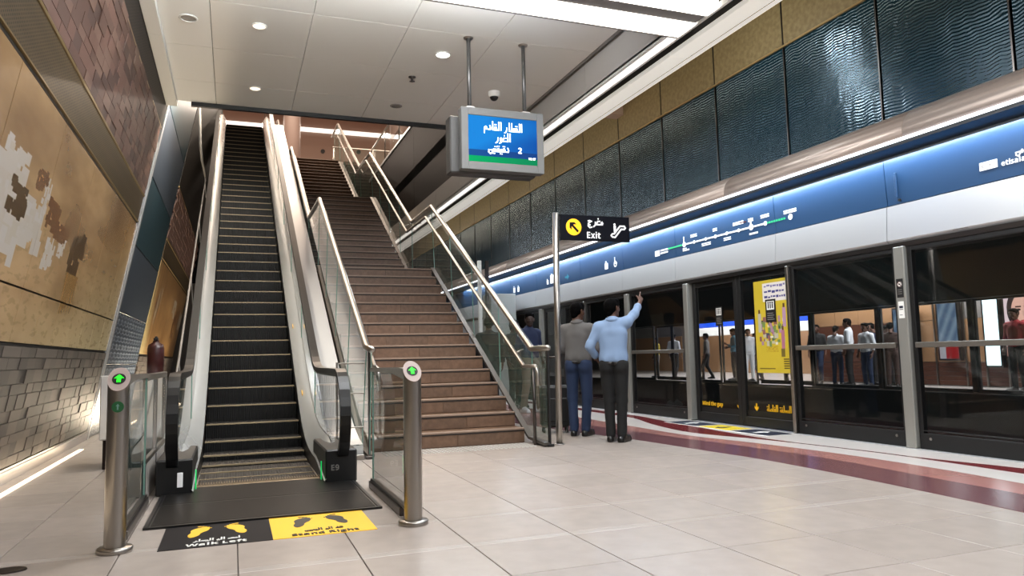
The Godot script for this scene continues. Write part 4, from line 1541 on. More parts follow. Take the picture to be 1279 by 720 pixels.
func warning_notice(called: String, z: float, y0: float, y1: float, w: float, parent: Node, x: float) -> void:
	var st := begin()
	span(st, Vector3(x - 0.004, y0, z - w * 0.5), Vector3(x, y1, z + w * 0.5))
	var o := obj(called, st, M.ink, parent)
	var h := y1 - y0
	st = begin()
	span(st, Vector3(x - 0.006, y1 - h * 0.46, z - w * 0.36), Vector3(x - 0.004, y1 - h * 0.08, z + w * 0.36))
	obj("white_square", st, M.white_paint, o)
	st = begin()
	for k in 3:
		span(st, Vector3(x - 0.0075, y1 - h * 0.40, z + w * (-0.24 + 0.2 * k)), Vector3(x - 0.006, y1 - h * 0.2, z + w * (-0.14 + 0.2 * k)))
		prism(st, disc_poly(w * 0.07, 8), Vector3(x - 0.006, y1 - h * 0.15, z + w * (-0.19 + 0.2 * k)), Vector3.BACK, Vector3.UP, Vector3(-0.0015, 0, 0))
	obj("figure_symbols", st, M.ink, o)
	st = begin()
	for k in 4:
		span(st, Vector3(x - 0.0055, y0 + h * (0.10 + 0.09 * k), z - w * 0.34), Vector3(x - 0.004, y0 + h * (0.13 + 0.09 * k), z + w * (0.34 - 0.1 * (k % 2))))
	obj("small_print", st, M.grey_paint, o)

func poster_texture() -> ImageTexture:
	var im := Image.create(256, 420, false, Image.FORMAT_RGB8)
	im.fill(Color(0.78, 0.69, 0.20))
	var r := RandomNumberGenerator.new()
	r.seed = 4
	im.fill_rect(Rect2i(70, 14, 180, 84), Color(0.88, 0.86, 0.83))
	for row in 3:
		var x := 82
		while x < 236:
			var w := r.randi_range(8, 26)
			im.fill_rect(Rect2i(x, 24 + row * 25 + r.randi_range(-2, 2), min(w, 240 - x), r.randi_range(6, 11)), Color(0.25, 0.25, 0.5) if row else Color(0.45, 0.42, 0.62))
			x += w + 5
	# a loose group of small figures and produce
	for k in 60:
		var x := r.randi_range(20, 215)
		var y := r.randi_range(160, 285)
		var c: Color = [Color(0.72, 0.70, 0.62), Color(0.45, 0.55, 0.30), Color(0.55, 0.36, 0.34), Color(0.30, 0.28, 0.36), Color(0.82, 0.80, 0.74), Color(0.64, 0.50, 0.60), Color(0.25, 0.24, 0.2)][r.randi() % 7]
		im.fill_rect(Rect2i(x, y, r.randi_range(8, 26), r.randi_range(8, 30)), c)
	for p in [[212, 130, Color(0.70, 0.55, 0.66)], [196, 230, Color(0.66, 0.42, 0.5)], [24, 150, Color(0.7, 0.68, 0.6)]]:
		im.fill_rect(Rect2i(p[0], p[1], 24, 86), p[2])
		im.fill_rect(Rect2i(p[0] + 5, p[1] - 18, 14, 18), Color(0.35, 0.22, 0.16))
	for y in range(300, 326, 3):
		for x in range(80, 170, 2):
			if r.randf() < 0.45:
				im.fill_rect(Rect2i(x, y, 2, 2), Color(0.60, 0.45, 0.1))
	im.fill_rect(Rect2i(190, 312, 28, 36), Color(0.42, 0.36, 0.16))
	for k in 5:
		im.fill_rect(Rect2i(205, 356 + 10 * k, 40, 5), Color(0.30, 0.26, 0.1))
	im.fill_rect(Rect2i(20, 398, 120, 5), Color(0.45, 0.38, 0.12))
	return ImageTexture.create_from_image(im)

func build_screen_doors() -> void:
	fixed_screen(-3.90, -5.555, "tall glass screen right of the post with notices, at the photo's edge")
	var p := screen_post(-5.56, -5.685, "wide steel post between two glass screens, with a black notice above a white one")
	var st := begin()
	span(st, Vector3(PX - 0.079, 1.51, -5.662), Vector3(PX - 0.075, 1.70, -5.585))
	var nt := obj("black_notice", st, M.ink, p)
	st = begin()
	prism(st, disc_poly(0.029, 20), Vector3(PX - 0.079, 1.645, -5.623), Vector3.BACK, Vector3.UP, Vector3(-0.002, 0, 0))
	obj("white_disc", st, M.white_paint, nt)
	st = begin()
	for k in 20:
		var a := TAU * k / 20
		var b := TAU * (k + 1) / 20
		prism(st, PackedVector2Array([Vector2(cos(a), sin(a)) * 0.029, Vector2(cos(b), sin(b)) * 0.029, Vector2(cos(b), sin(b)) * 0.023, Vector2(cos(a), sin(a)) * 0.023]), Vector3(PX - 0.081, 1.645, -5.623), Vector3.BACK, Vector3.UP, Vector3(-0.001, 0, 0))
	prism(st, PackedVector2Array([Vector2(-0.020, 0.016), Vector2(-0.016, 0.020), Vector2(0.020, -0.016), Vector2(0.016, -0.020)]), Vector3(PX - 0.081, 1.645, -5.623), Vector3.BACK, Vector3.UP, Vector3(-0.0012, 0, 0))
	obj("red_ring", st, M.dark_red, nt)
	st = begin()
	span(st, Vector3(PX - 0.0815, 1.635, -5.637), Vector3(PX - 0.081, 1.653, -5.610))
	for k in 3:
		span(st, Vector3(PX - 0.080, 1.585 - 0.02 * k, -5.65), Vector3(PX - 0.079, 1.590 - 0.02 * k, -5.60))
	obj("small_print", st, M.grey_paint, nt)
	st = begin()
	span(st, Vector3(PX - 0.079, 1.30, -5.655), Vector3(PX - 0.075, 1.47, -5.590))
	var wn := obj("white_notice", st, M.white_paint, p)
	st = begin()
	span(st, Vector3(PX - 0.080, 1.40, -5.645), Vector3(PX - 0.079, 1.425, -5.60))
	span(st, Vector3(PX - 0.080, 1.385, -5.645), Vector3(PX - 0.079, 1.392, -5.60))
	span(st, Vector3(PX - 0.080, 1.33, -5.645), Vector3(PX - 0.079, 1.335, -5.61))
	obj("small_print", st, M.navy_mat, wn)

	fixed_screen(-5.69, -7.235, "tall glass screen between the post with notices and the yellow poster door")
	screen_post(-7.24, -7.29, "slim bright post at the edge of the door with the yellow poster", PX, "steel")
	var d := platform_door(-7.29, -9.38, "black framed glass double door with a yellow poster on one leaf")
	# yellow poster and notices
	var pm := mat("poster_print", Color(1, 1, 1), 0.3)
	pm.albedo_texture = poster_texture()
	st = begin()
	var x := PX - 0.003
	var q := [Vector3(x, 0.72, -7.97), Vector3(x, 0.72, -7.34), Vector3(x, 1.905, -7.34), Vector3(x, 1.905, -7.97)]
	var uv := [Vector2(0, 1), Vector2(1, 1), Vector2(1, 0), Vector2(0, 0)]
	for i in [0, 2, 1, 0, 3, 2]:
		st.set_uv(uv[i])
		st.add_vertex(q[i])
	for i in 4:
		for v in [q[i], q[(i + 1) % 4] + Vector3(0.003, 0, 0), q[i] + Vector3(0.003, 0, 0), q[i], q[(i + 1) % 4], q[(i + 1) % 4] + Vector3(0.003, 0, 0)]:
			st.set_uv(Vector2(0.02, 0.5))
			st.add_vertex(v)
	tag(obj("poster", st, pm), "yellow advertising poster stuck on the inside leaf of the platform door", "poster")
	warning_notice("warning_notice", -8.77, 1.37, 1.64, 0.16, d, PX + 0.024)
	warning_notice("warning_notice", -7.655, 1.365, 1.655, 0.19, d, PX - 0.004)
	lettering("lettering", "Mind the gap", 0.055, Vector3(PX + 0.022, 0.265, -9.02), Vector3.BACK, Vector3.UP, M.yellow, d)
	arabic("arabic_lettering", "AlmsaFh AlfaSLh", 0.080, Vector3(PX + 0.026, 0.265, -7.64), Vector3.BACK, Vector3.UP, M.yellow, d, 0.075)
	for z in [-8.42, -8.06]:
		st = begin()
		var ar := PackedVector2Array([Vector2(-0.012, 0.055), Vector2(0.012, 0.055), Vector2(0.012, 0.0), Vector2(0.038, 0.018), Vector2(0.038, -0.008), Vector2(0.0, -0.045), Vector2(-0.038, -0.008), Vector2(-0.038, 0.018), Vector2(-0.012, 0.0)])
		prism(st, ar, Vector3(PX + 0.024, 0.265, z), Vector3.BACK, Vector3.UP, Vector3(-0.002, 0, 0))
		obj("yellow_arrow", st, M.yellow, d)
	screen_post(-9.40, -9.51, "broad steel post at the far edge of the door with the yellow poster")
	fixed_screen(-9.515, -11.185, "tall glass screen right of the pointing man, below his raised hand")
	screen_post(-11.19, -11.31, "pale steel post right behind the pointing man's raised arm")
	fixed_screen(-11.315, -12.87, "tall glass screen behind the heads of the two men with their backs turned")
	screen_post(-12.875, -12.92, "slim post seen just right of the grey shirted man's head", PX, "steel")
	platform_door(-12.92, -15.03, "glass double door behind the steel sign pole and the man in grey shirt")
	screen_post(-15.035, -15.15, "pale post just right of the man in the navy polo shirt")
	fixed_screen(-15.155, -16.83, "tall glass screen behind the man in the navy polo shirt, farthest in view")
	screen_post(-1.50, -1.62, "steel post at the near end of the screens, out of the photo's right edge")
	platform_door(-1.64, -3.77, "glass double door at the near end, out of the photo's right edge")
	screen_post(-3.78, -3.89, "steel post beside the near double door, out of the photo's right edge")
	# plain ends of the screen wall beyond what is seen
	var w := struct_node("wall_track")
	st = begin()
	span(st, Vector3(6.36, 0.0, -34), Vector3(6.44, 2.04, -16.84))
	span(st, Vector3(6.36, 0.0, -1.48), Vector3(6.44, 2.04, 8))
	obj("screen_wall_end", st, M.aluminium, w)
	# free-standing grey panel near the far stairs and two thin masts
	var k := thing("grey_kiosk", "tall plain grey cabinet seen past the stair railing, left of the man in navy", "kiosk", Vector3(5.75, 0, -16.2))
	st = begin()
	span(st, Vector3(5.50, 0.04, -16.6), Vector3(6.12, 2.45, -16.0), 0.015)
	obj("body", st, M.grey_cabinet, k)
	st = begin()
	span(st, Vector3(5.53, 0.0, -16.57), Vector3(6.09, 0.04, -16.03))
	obj("plinth", st, M.black, k)
	for m in [["pale slim mast, left of the pair seen through the green stair glass", 5.24, "white_paint"], ["darker slim mast, right of the pair seen through the green stair glass", 5.42, "dark_steel"]]:
		var mm := thing("mast", m[0], "post", Vector3(m[1], 0, -16.0))
		st = begin()
		span(st, Vector3(m[1] - 0.04, 0.02, -16.04), Vector3(m[1] + 0.04, 3.2, -15.96), 0.006)
		obj("shaft", st, M[m[2]], mm)
		st = begin()
		span(st, Vector3(m[1] - 0.07, 0.0, -16.07), Vector3(m[1] + 0.07, 0.02, -15.93), 0.004)
		obj("foot_plate", st, M.steel, mm)

# ------------------------------------------------------------------ print on the blue fascia
func fascia_x(y: float) -> float:
	return lerpf(6.40, 6.375, (y - 2.48) / 0.475) - 0.0015

func build_fascia_prints() -> void:
	# route map: a line of stations
	var t := thing("route_map", "white and green metro route map printed on the blue fascia over the doors", "route map", Vector3(6.39, 2.62, -8.7))
	var out := Vector3(-0.052, 0, 0)
	var st := begin()
	var y := 2.635
	span(st, Vector3(fascia_x(y) - 0.003, y - 0.011, -9.50), Vector3(fascia_x(y), y + 0.011, -7.66))
	obj("line", st, M.print_white, t)
	st = begin()
	span(st, Vector3(fascia_x(y) - 0.003, y - 0.013, -9.95), Vector3(fascia_x(y), y + 0.013, -9.50))
	obj("green_line", st, M.green_line, t)
	st = begin()
	for k in 8:
		span(st, Vector3(fascia_x(y) - 0.003, y - 0.013, -7.64 + 0.045 * k), Vector3(fascia_x(y), y + 0.013, -7.61 + 0.045 * k))
	obj("green_line", st, M.green_line, t)
	var stops := [[-9.50, 0.04], [-9.24, 0.025], [-8.95, 0.025], [-8.72, 0.028], [-8.46, 0.025], [-8.20, 0.025], [-7.94, 0.042], [-7.66, 0.03], [-7.20, 0.036]]
	var i := 0
	for s in stops:
		st = begin()
		prism(st, disc_poly(s[1], 16), Vector3(fascia_x(y), y, s[0]), Vector3.BACK, Vector3.UP, Vector3(-0.005, 0, 0))
		obj("stop", st, M.print_white, t)
		st = begin()
		var dy: float = 0.085 if i % 2 == 1 or i == 6 else -0.085
		if i == 8:
			dy = 0.06
		for r in 2:
			var yy: float = y + dy + 0.026 * r
			var w := 0.05 + 0.03 * ((i * 7 + r * 3) % 3)
			span(st, Vector3(fascia_x(yy) - 0.003, yy - 0.009, s[0] - w), Vector3(fascia_x(yy), yy + 0.007, s[0] + w))
		if i == 0 or i == 6:
			span(st, Vector3(fascia_x(y + 0.1) - 0.003, y + 0.03, s[0] - 0.012), Vector3(fascia_x(y + 0.1), y + 0.12, s[0] + 0.012))
			span(st, Vector3(fascia_x(y - 0.1) - 0.003, y - 0.10, s[0] - 0.05), Vector3(fascia_x(y - 0.1), y - 0.075, s[0] + 0.12))
		obj("station_label", st, M.print_white, t)
		i += 1
	st = begin()
	span(st, Vector3(fascia_x(2.61) - 0.003, 2.56, -10.34), Vector3(fascia_x(2.61), 2.65, -10.20))
	for r in 2:
		span(st, Vector3(fascia_x(2.62) - 0.003, 2.58 + 0.045 * r, -10.17), Vector3(fascia_x(2.62), 2.605 + 0.045 * r, -9.96))
	obj("station_label", st, M.print_white, t)
	st = begin()
	span(st, Vector3(fascia_x(2.74) - 0.003, 2.72, -8.17), Vector3(fascia_x(2.74), 2.735, -8.03))
	obj("red_note", st, M.dark_red, t)
	# station name
	var n := thing("station_name_print", "white station name in two scripts beside a small logo on the blue fascia", "sign", Vector3(6.39, 2.65, -4.45))
	st = begin()
	span(st, Vector3(fascia_x(2.63) - 0.003, 2.597, -4.725), Vector3(fascia_x(2.63), 2.672, -4.555))
	obj("logo_plate", st, M.print_white, n)
	st = begin()
	var ring := disc_poly(1.0, 20)
	for k in 20:
		var a: Vector2 = ring[k] * Vector2(0.045, 0.018)
		var b: Vector2 = ring[(k + 1) % 20] * Vector2(0.045, 0.018)
		prism(st, PackedVector2Array([a, b, b * 0.72, a * 0.72]), Vector3(fascia_x(2.63) - 0.003, 2.634, -4.66), Vector3.BACK, Vector3.UP, Vector3(-0.001, 0, 0))
	obj("logo_ring", st, M.grey_paint, n)
	lettering("lettering", "etisalat by e&", 0.048, Vector3(fascia_x(2.62) - 0.002, 2.617, -4.30), Vector3.BACK, Vector3.UP, M.print_white, n)
	arabic("arabic_lettering", "AtSalat mn e", 0.075, Vector3(fascia_x(2.69), 2.700, -4.27), Vector3.BACK, Vector3.UP, M.print_white, n)
	# small pictograms further along
	var c := thing("pictogram_print", "white lift and wheelchair pictograms on the blue fascia above the two men", "pictogram", Vector3(6.39, 2.6, -11.8))
	picto_lift(c, -12.02, 2.555, 0.15)
	picto_wheelchair(c, -11.68, 2.555, 0.19)
	var c2 := thing("pictogram_print", "white pictograms with a pale arrow on the blue fascia beside the sign pole", "pictogram", Vector3(6.39, 2.6, -14.5))
	picto_lift(c2, -14.75, 2.545, 0.12)
	picto_lift(c2, -14.50, 2.545, 0.24)
	arrow_print(c2, -13.75, 2.60, 0.09)
	var c3 := thing("pictogram_print", "white pictogram pair on the blue fascia farthest along, near the stair railing", "pictogram", Vector3(6.39, 2.6, -16.6))
	picto_lift(c3, -16.80, 2.545, 0.16)
	picto_lift(c3, -16.52, 2.545, 0.15)
	# a slim metal bracket beside the station name
	var h := thing("fascia_handle", "slim vertical blue handle on the fascia above the post with notices", "handle", Vector3(6.375, 2.6, -5.61))
	st = begin()
	span(st, Vector3(6.355, 2.54, -5.635), Vector3(6.378, 2.80, -5.61), 0.004)
	obj("grip", st, M.blue_panel, h)
	st = begin()
	span(st, Vector3(6.365, 2.50, -5.615), Vector3(6.395, 2.525, -5.59), 0.003)
	obj("lock", st, M.black, h)

func picto_lift(t: Node, z: float, y: float, h: float) -> void:
	var st := begin()
	var x := fascia_x(y + h * 0.5)
	span(st, Vector3(x - 0.003, y, z - h * 0.4), Vector3(x, y + h * 0.75, z + h * 0.4))
	span(st, Vector3(x - 0.003, y + h * 0.8, z - h * 0.25), Vector3(x, y + h, z + h * 0.05))
	obj("lift_symbol", st, M.print_white, t)

func arrow_print(t: Node, z: float, y: float, s: float) -> void:
	var st := begin()
	prism(st, PackedVector2Array([Vector2(-s, -0.2 * s), Vector2(0.2 * s, -0.2 * s), Vector2(0.2 * s, -0.7 * s), Vector2(s, 0), Vector2(0.2 * s, 0.7 * s), Vector2(0.2 * s, 0.2 * s), Vector2(-s, 0.2 * s)]), Vector3(fascia_x(y), y, z), Vector3.BACK, Vector3.UP, Vector3(-0.003, 0, 0))
	obj("arrow", st, M.teal_print, t)

func picto_wheelchair(t: Node, z: float, y: float, h: float) -> void:
	var st := begin()
	var x := fascia_x(y + h * 0.5)
	for k in 18:
		var a := TAU * k / 18
		var b := TAU * (k + 1) / 18
		prism(st, PackedVector2Array([Vector2(cos(a), sin(a)) * h * 0.3, Vector2(cos(b), sin(b)) * h * 0.3, Vector2(cos(b), sin(b)) * h * 0.17, Vector2(cos(a), sin(a)) * h * 0.17]), Vector3(x, y + h * 0.3, z), Vector3.BACK, Vector3.UP, Vector3(-0.003, 0, 0))
	prism(st, disc_poly(h * 0.11, 12), Vector3(x, y + h * 0.92, z - h * 0.08), Vector3.BACK, Vector3.UP, Vector3(-0.003, 0, 0))
	span(st, Vector3(x - 0.003, y + h * 0.3, z - h * 0.16), Vector3(x, y + h * 0.8, z))
	span(st, Vector3(x - 0.003, y + h * 0.3, z - h * 0.1), Vector3(x, y + h * 0.42, z + h * 0.34))
	obj("wheelchair_symbol", st, M.print_white, t)

# ------------------------------------------------------------------ hanging screen and exit sign
func build_signs() -> void:
	var t := thing("hanging_screen", "grey boxed information screen hanging on two poles, blue with white Arabic text", "screen", Vector3(2.93, 3.17, -8.1))
	var st := begin()
	span(st, Vector3(2.46, 3.19, -8.22), Vector3(3.50, 3.935, -8.10), 0.012)
	obj("housing", st, M.screen_grey, t)
	st = begin()
	span(st, Vector3(2.36, 3.17, -8.42), Vector3(3.44, 3.86, -8.22), 0.015)
	obj("rear_housing", st, M.screen_back, t)
	# raised bezel
	st = begin()
	span(st, Vector3(2.46, 3.19, -8.10), Vector3(2.545, 3.935, -8.085), 0.004)
	span(st, Vector3(3.415, 3.19, -8.10), Vector3(3.50, 3.935, -8.085), 0.004)
	span(st, Vector3(2.545, 3.19, -8.10), Vector3(3.415, 3.285, -8.085), 0.004)
	span(st, Vector3(2.545, 3.845, -8.10), Vector3(3.415, 3.935, -8.085), 0.004)
	obj("bezel", st, M.screen_grey, t)
	var im := Image.create(192, 128, false, Image.FORMAT_RGB8)
	for y in 128:
		for x in 192:
			var u := x / 191.0
			var v := y / 127.0
			var c := Color(0.10, 0.55, 0.90).lerp(Color(0.05, 0.27, 0.62), clampf(u * 0.75 + v * 0.35 - 0.30 + 0.10 * sin(v * 9.0 + u * 3.0), 0, 1))
			if v > 0.74:
				c = c.lerp(Color(0.12, 0.20, 0.42), 0.55)
			if v > 0.87:
				c = Color(0.0, 0.72, 0.42).lerp(Color(0.05, 0.55, 0.35), u)
			im.set_pixel(x, y, c)
	var sm := mat("screen_picture", Color(0.02, 0.02, 0.02), 0.2)
	sm.emission_enabled = true
	sm.emission = Color(1, 1, 1)
	sm.emission_operator = BaseMaterial3D.EMISSION_OP_MULTIPLY
	sm.emission_texture = ImageTexture.create_from_image(im)
	sm.emission_energy_multiplier = 1.0
	sm.roughness = 0.7
	sm.metallic_specular = 0.1
	st = begin()
	var q := [Vector3(2.545, 3.285, -8.097), Vector3(3.415, 3.285, -8.097), Vector3(3.415, 3.845, -8.097), Vector3(2.545, 3.845, -8.097)]
	var uv := [Vector2(0, 1), Vector2(1, 1), Vector2(1, 0), Vector2(0, 0)]
	for i in [0, 2, 1, 0, 3, 2]:
		st.set_uv(uv[i])
		st.add_vertex(q[i])
	obj("display", st, sm, t)
	for w in [["AlQTaR AlQadM", 2.98, 3.725], ["AlxwR", 2.98, 3.595], ["dqyQtyn", 2.92, 3.465]]:
		arabic("arabic_text", w[0], 0.098, Vector3(w[1], w[2], -8.096), Vector3.RIGHT, Vector3.UP, M.screen_text, t, 0.062)
	lettering("digit", "2", 0.070, Vector3(3.19, 3.455, -8.094), Vector3.RIGHT, Vector3.UP, M.screen_text, t)
	lettering("clock_text", "16:17", 0.028, Vector3(3.345, 3.365, -8.095), Vector3.RIGHT, Vector3.UP, M.screen_text, t)
	var l := AreaLight3D.new()
	l.name = "screen_glow"
	l.area_size = Vector2(0.86, 0.55)
	l.light_energy = 0.25
	l.light_color = Color(0.35, 0.6, 1.0)
	l.area_range = 20.0
	l.area_attenuation = 2.0
	l.shadow_enabled = true
	l.transform = Transform3D(Basis(Vector3.UP, PI), Vector3(2.98, 3.565, -8.07) - t.position)
	t.add_child(l)
	for x in [2.58, 3.28]:
		st = begin(true)
		tube(st, [Vector3(x, 3.93, -8.14), Vector3(x, 4.80, -8.14)], 0.024, 14)
		var pole := obj("hanging_pole", st, M.pole_metal, t)
		st = begin(true)
		lathe(st, [Vector2(0, -0.012), Vector2(0.055, -0.012), Vector2(0.06, 0.0)], Vector3(x, 4.798, -8.14), 20)
		obj("ceiling_plate", st, M.steel, pole)
		st = begin()
		span(st, Vector3(x - 0.05, 3.93, -8.19), Vector3(x + 0.05, 3.95, -8.09), 0.004)
		obj("clamp", st, M.steel, pole)
	# camera dome between the poles
	var c := thing("security_camera", "small dome camera under the ceiling above the hanging screen", "camera", Vector3(3.47, 4.8, -9.77))
	st = begin(true)
	lathe(st, [Vector2(0.085, 0.0), Vector2(0.085, -0.06), Vector2(0.07, -0.075), Vector2(0.0, -0.075)].duplicate(), Vector3(3.47, 4.8, -9.77), 24)
	obj("base", st, M.white_paint, c)
	st = begin(true)
	var prof := []
	for k in 9:
		var a := PI * 0.5 * k / 8.0
		prof.append(Vector2(0.062 * cos(a), -0.07 - 0.062 * sin(a)))
	lathe(st, prof, Vector3(3.47, 4.8, -9.77), 24)
	obj("dome", st, M.rubber, c)
	# exit sign on its pole
	var e := thing("exit_sign", "dark navy exit sign with yellow arrow on a tall steel pole", "sign", Vector3(3.445, 0, -7.74))
	st = begin(true)
	tube(st, [Vector3(3.445, 0.0, -7.74), Vector3(3.475, 2.645, -7.74)], 0.036, 18)
	obj("pole", st, M.steel, e)
	st = begin(true)
	lathe(st, [Vector2(0, 0.0), Vector2(0.055, 0.0), Vector2(0.055, 0.01), Vector2(0.04, 0.014)], Vector3(3.445, 0, -7.74), 24)
	obj("pole_foot", st, M.steel, e)
	st = begin()
	span(st, Vector3(3.53, 2.335, -7.765), Vector3(4.435, 2.635, -7.725), 0.004)
	obj("sign_board", st, M.navy, e)
	st = begin()
	span(st, Vector3(3.49, 2.36, -7.755), Vector3(3.535, 2.40, -7.735), 0.003)
	span(st, Vector3(3.49, 2.57, -7.755), Vector3(3.535, 2.61, -7.735), 0.003)
	obj("bracket", st, M.dark_steel, e)
	var zf := -7.725
	st = begin()
	prism(st, disc_poly(0.098, 36), Vector3(3.695, 2.488, zf), Vector3.RIGHT, Vector3.UP, Vector3(0, 0, 0.003))
	obj("yellow_disc", st, M.sign_yellow, e)
	st = begin()
	var r := Basis(Vector3.BACK, PI * 0.25)
	var arp := PackedVector2Array([Vector2(-0.014, -0.075), Vector2(0.014, -0.075), Vector2(0.014, 0.028), Vector2(0.046, 0.0), Vector2(0.046, 0.034), Vector2(0.0, 0.076), Vector2(-0.046, 0.034), Vector2(-0.046, 0.0), Vector2(-0.014, 0.028)])
	prism(st, arp, Vector3(3.697, 2.487, zf + 0.003), r * Vector3.RIGHT, r * Vector3.UP, Vector3(0, 0, 0.002))
	obj("arrow", st, M.navy, e)
	arabic("arabic_text", "mxr", 0.098, Vector3(4.016, 2.568, zf), Vector3.RIGHT, Vector3.UP, M.print_white, e, 0.085)
	arabic("arabic_text", "J", 0.098, Vector3(3.905, 2.568, zf), Vector3.RIGHT, Vector3.UP, M.print_white, e, 0.085)
	lettering("lettering", "Exit", 0.074, Vector3(3.95, 2.398, zf + 0.002), Vector3.RIGHT, Vector3.UP, M.print_white, e)
	# escalator pictogram
	st = begin()
	var loop := [Vector2(-0.085, -0.052), Vector2(-0.05, -0.055), Vector2(0.035, 0.045), Vector2(0.075, 0.045), Vector2(0.092, 0.062), Vector2(0.078, 0.082), Vector2(0.02, 0.082), Vector2(-0.06, -0.012), Vector2(-0.085, -0.015), Vector2(-0.102, -0.034), Vector2(-0.085, -0.052)]
	for k in loop.size() - 1:
		var a2: Vector2 = loop[k]
		var b2: Vector2 = loop[k + 1]
		var dd := (b2 - a2).normalized() * 0.0095
		var ee := Vector2(-dd.y, dd.x)
		prism(st, PackedVector2Array([a2 - dd * 0.6 + ee, a2 - dd * 0.6 - ee, b2 + dd * 0.6 - ee, b2 + dd * 0.6 + ee]), Vector3(4.285, 2.44, zf), Vector3.RIGHT, Vector3.UP, Vector3(0, 0, 0.003))
	prism(st, disc_poly(0.014, 12), Vector3(4.232, 2.54, zf), Vector3.RIGHT, Vector3.UP, Vector3(0, 0, 0.003))
	prism(st, PackedVector2Array([Vector2(-0.014, -0.05), Vector2(0.014, -0.03), Vector2(0.016, 0.03), Vector2(-0.016, 0.03)]), Vector3(4.235, 2.495, zf), Vector3.RIGHT, Vector3.UP, Vector3(0, 0, 0.003))
	obj("escalator_symbol", st, M.print_white, e)

func build_ceiling_fittings() -> void:
	downlight(Vector3(2.42, 4.80, -8.70), "downlight", 0.105, "bright round downlight in the ceiling left of the hanging screen")
	downlight(Vector3(0.23, 4.80, -8.55), "downlight_dim", 0.085, "recessed downlight above the escalator, nearer of the two lit ones")
	downlight(Vector3(0.24, 4.80, -10.6), "downlight_dim", 0.085, "recessed downlight above the escalator, close to the dark ceiling edge")
	downlight(Vector3(-0.51, 4.80, -8.58), "grey_paint", 0.10, "unlit round ceiling fitting near the left wall")
	var t := thing("smoke_detector", "small dark sprinkler fitting on the ceiling left of the hanging screen", "detector", Vector3(2.22, 4.80, -9.55))
	var st := begin(true)
	lathe(st, [Vector2(0.05, 0.0), Vector2(0.05, -0.012), Vector2(0.018, -0.02), Vector2(0.018, -0.06), Vector2(0.04, -0.065), Vector2(0.0, -0.07)], Vector3(2.22, 4.80, -9.55), 16)
	obj("body", st, M.dark_steel, t)
	var u := thing("speaker_grille", "flat grey round fitting in the ceiling near the dark opening edge", "grille", Vector3(2.25, 4.80, -10.75))
	st = begin(true)
	lathe(st, [Vector2(0.09, 0.0), Vector2(0.09, -0.008), Vector2(0.075, -0.012), Vector2(0.0, -0.012)], Vector3(2.25, 4.80, -10.75), 20)
	obj("cover", st, M.grey_paint, u)
	var v := thing("speaker_grille", "flat grey round fitting in the ceiling close to the lamp panels", "grille", Vector3(2.30, 4.80, -7.0))
	st = begin(true)
	lathe(st, [Vector2(0.07, 0.0), Vector2(0.07, -0.008), Vector2(0.055, -0.012), Vector2(0.0, -0.012)], Vector3(2.30, 4.80, -7.0), 20)
	obj("cover", st, M.grey_paint, v)

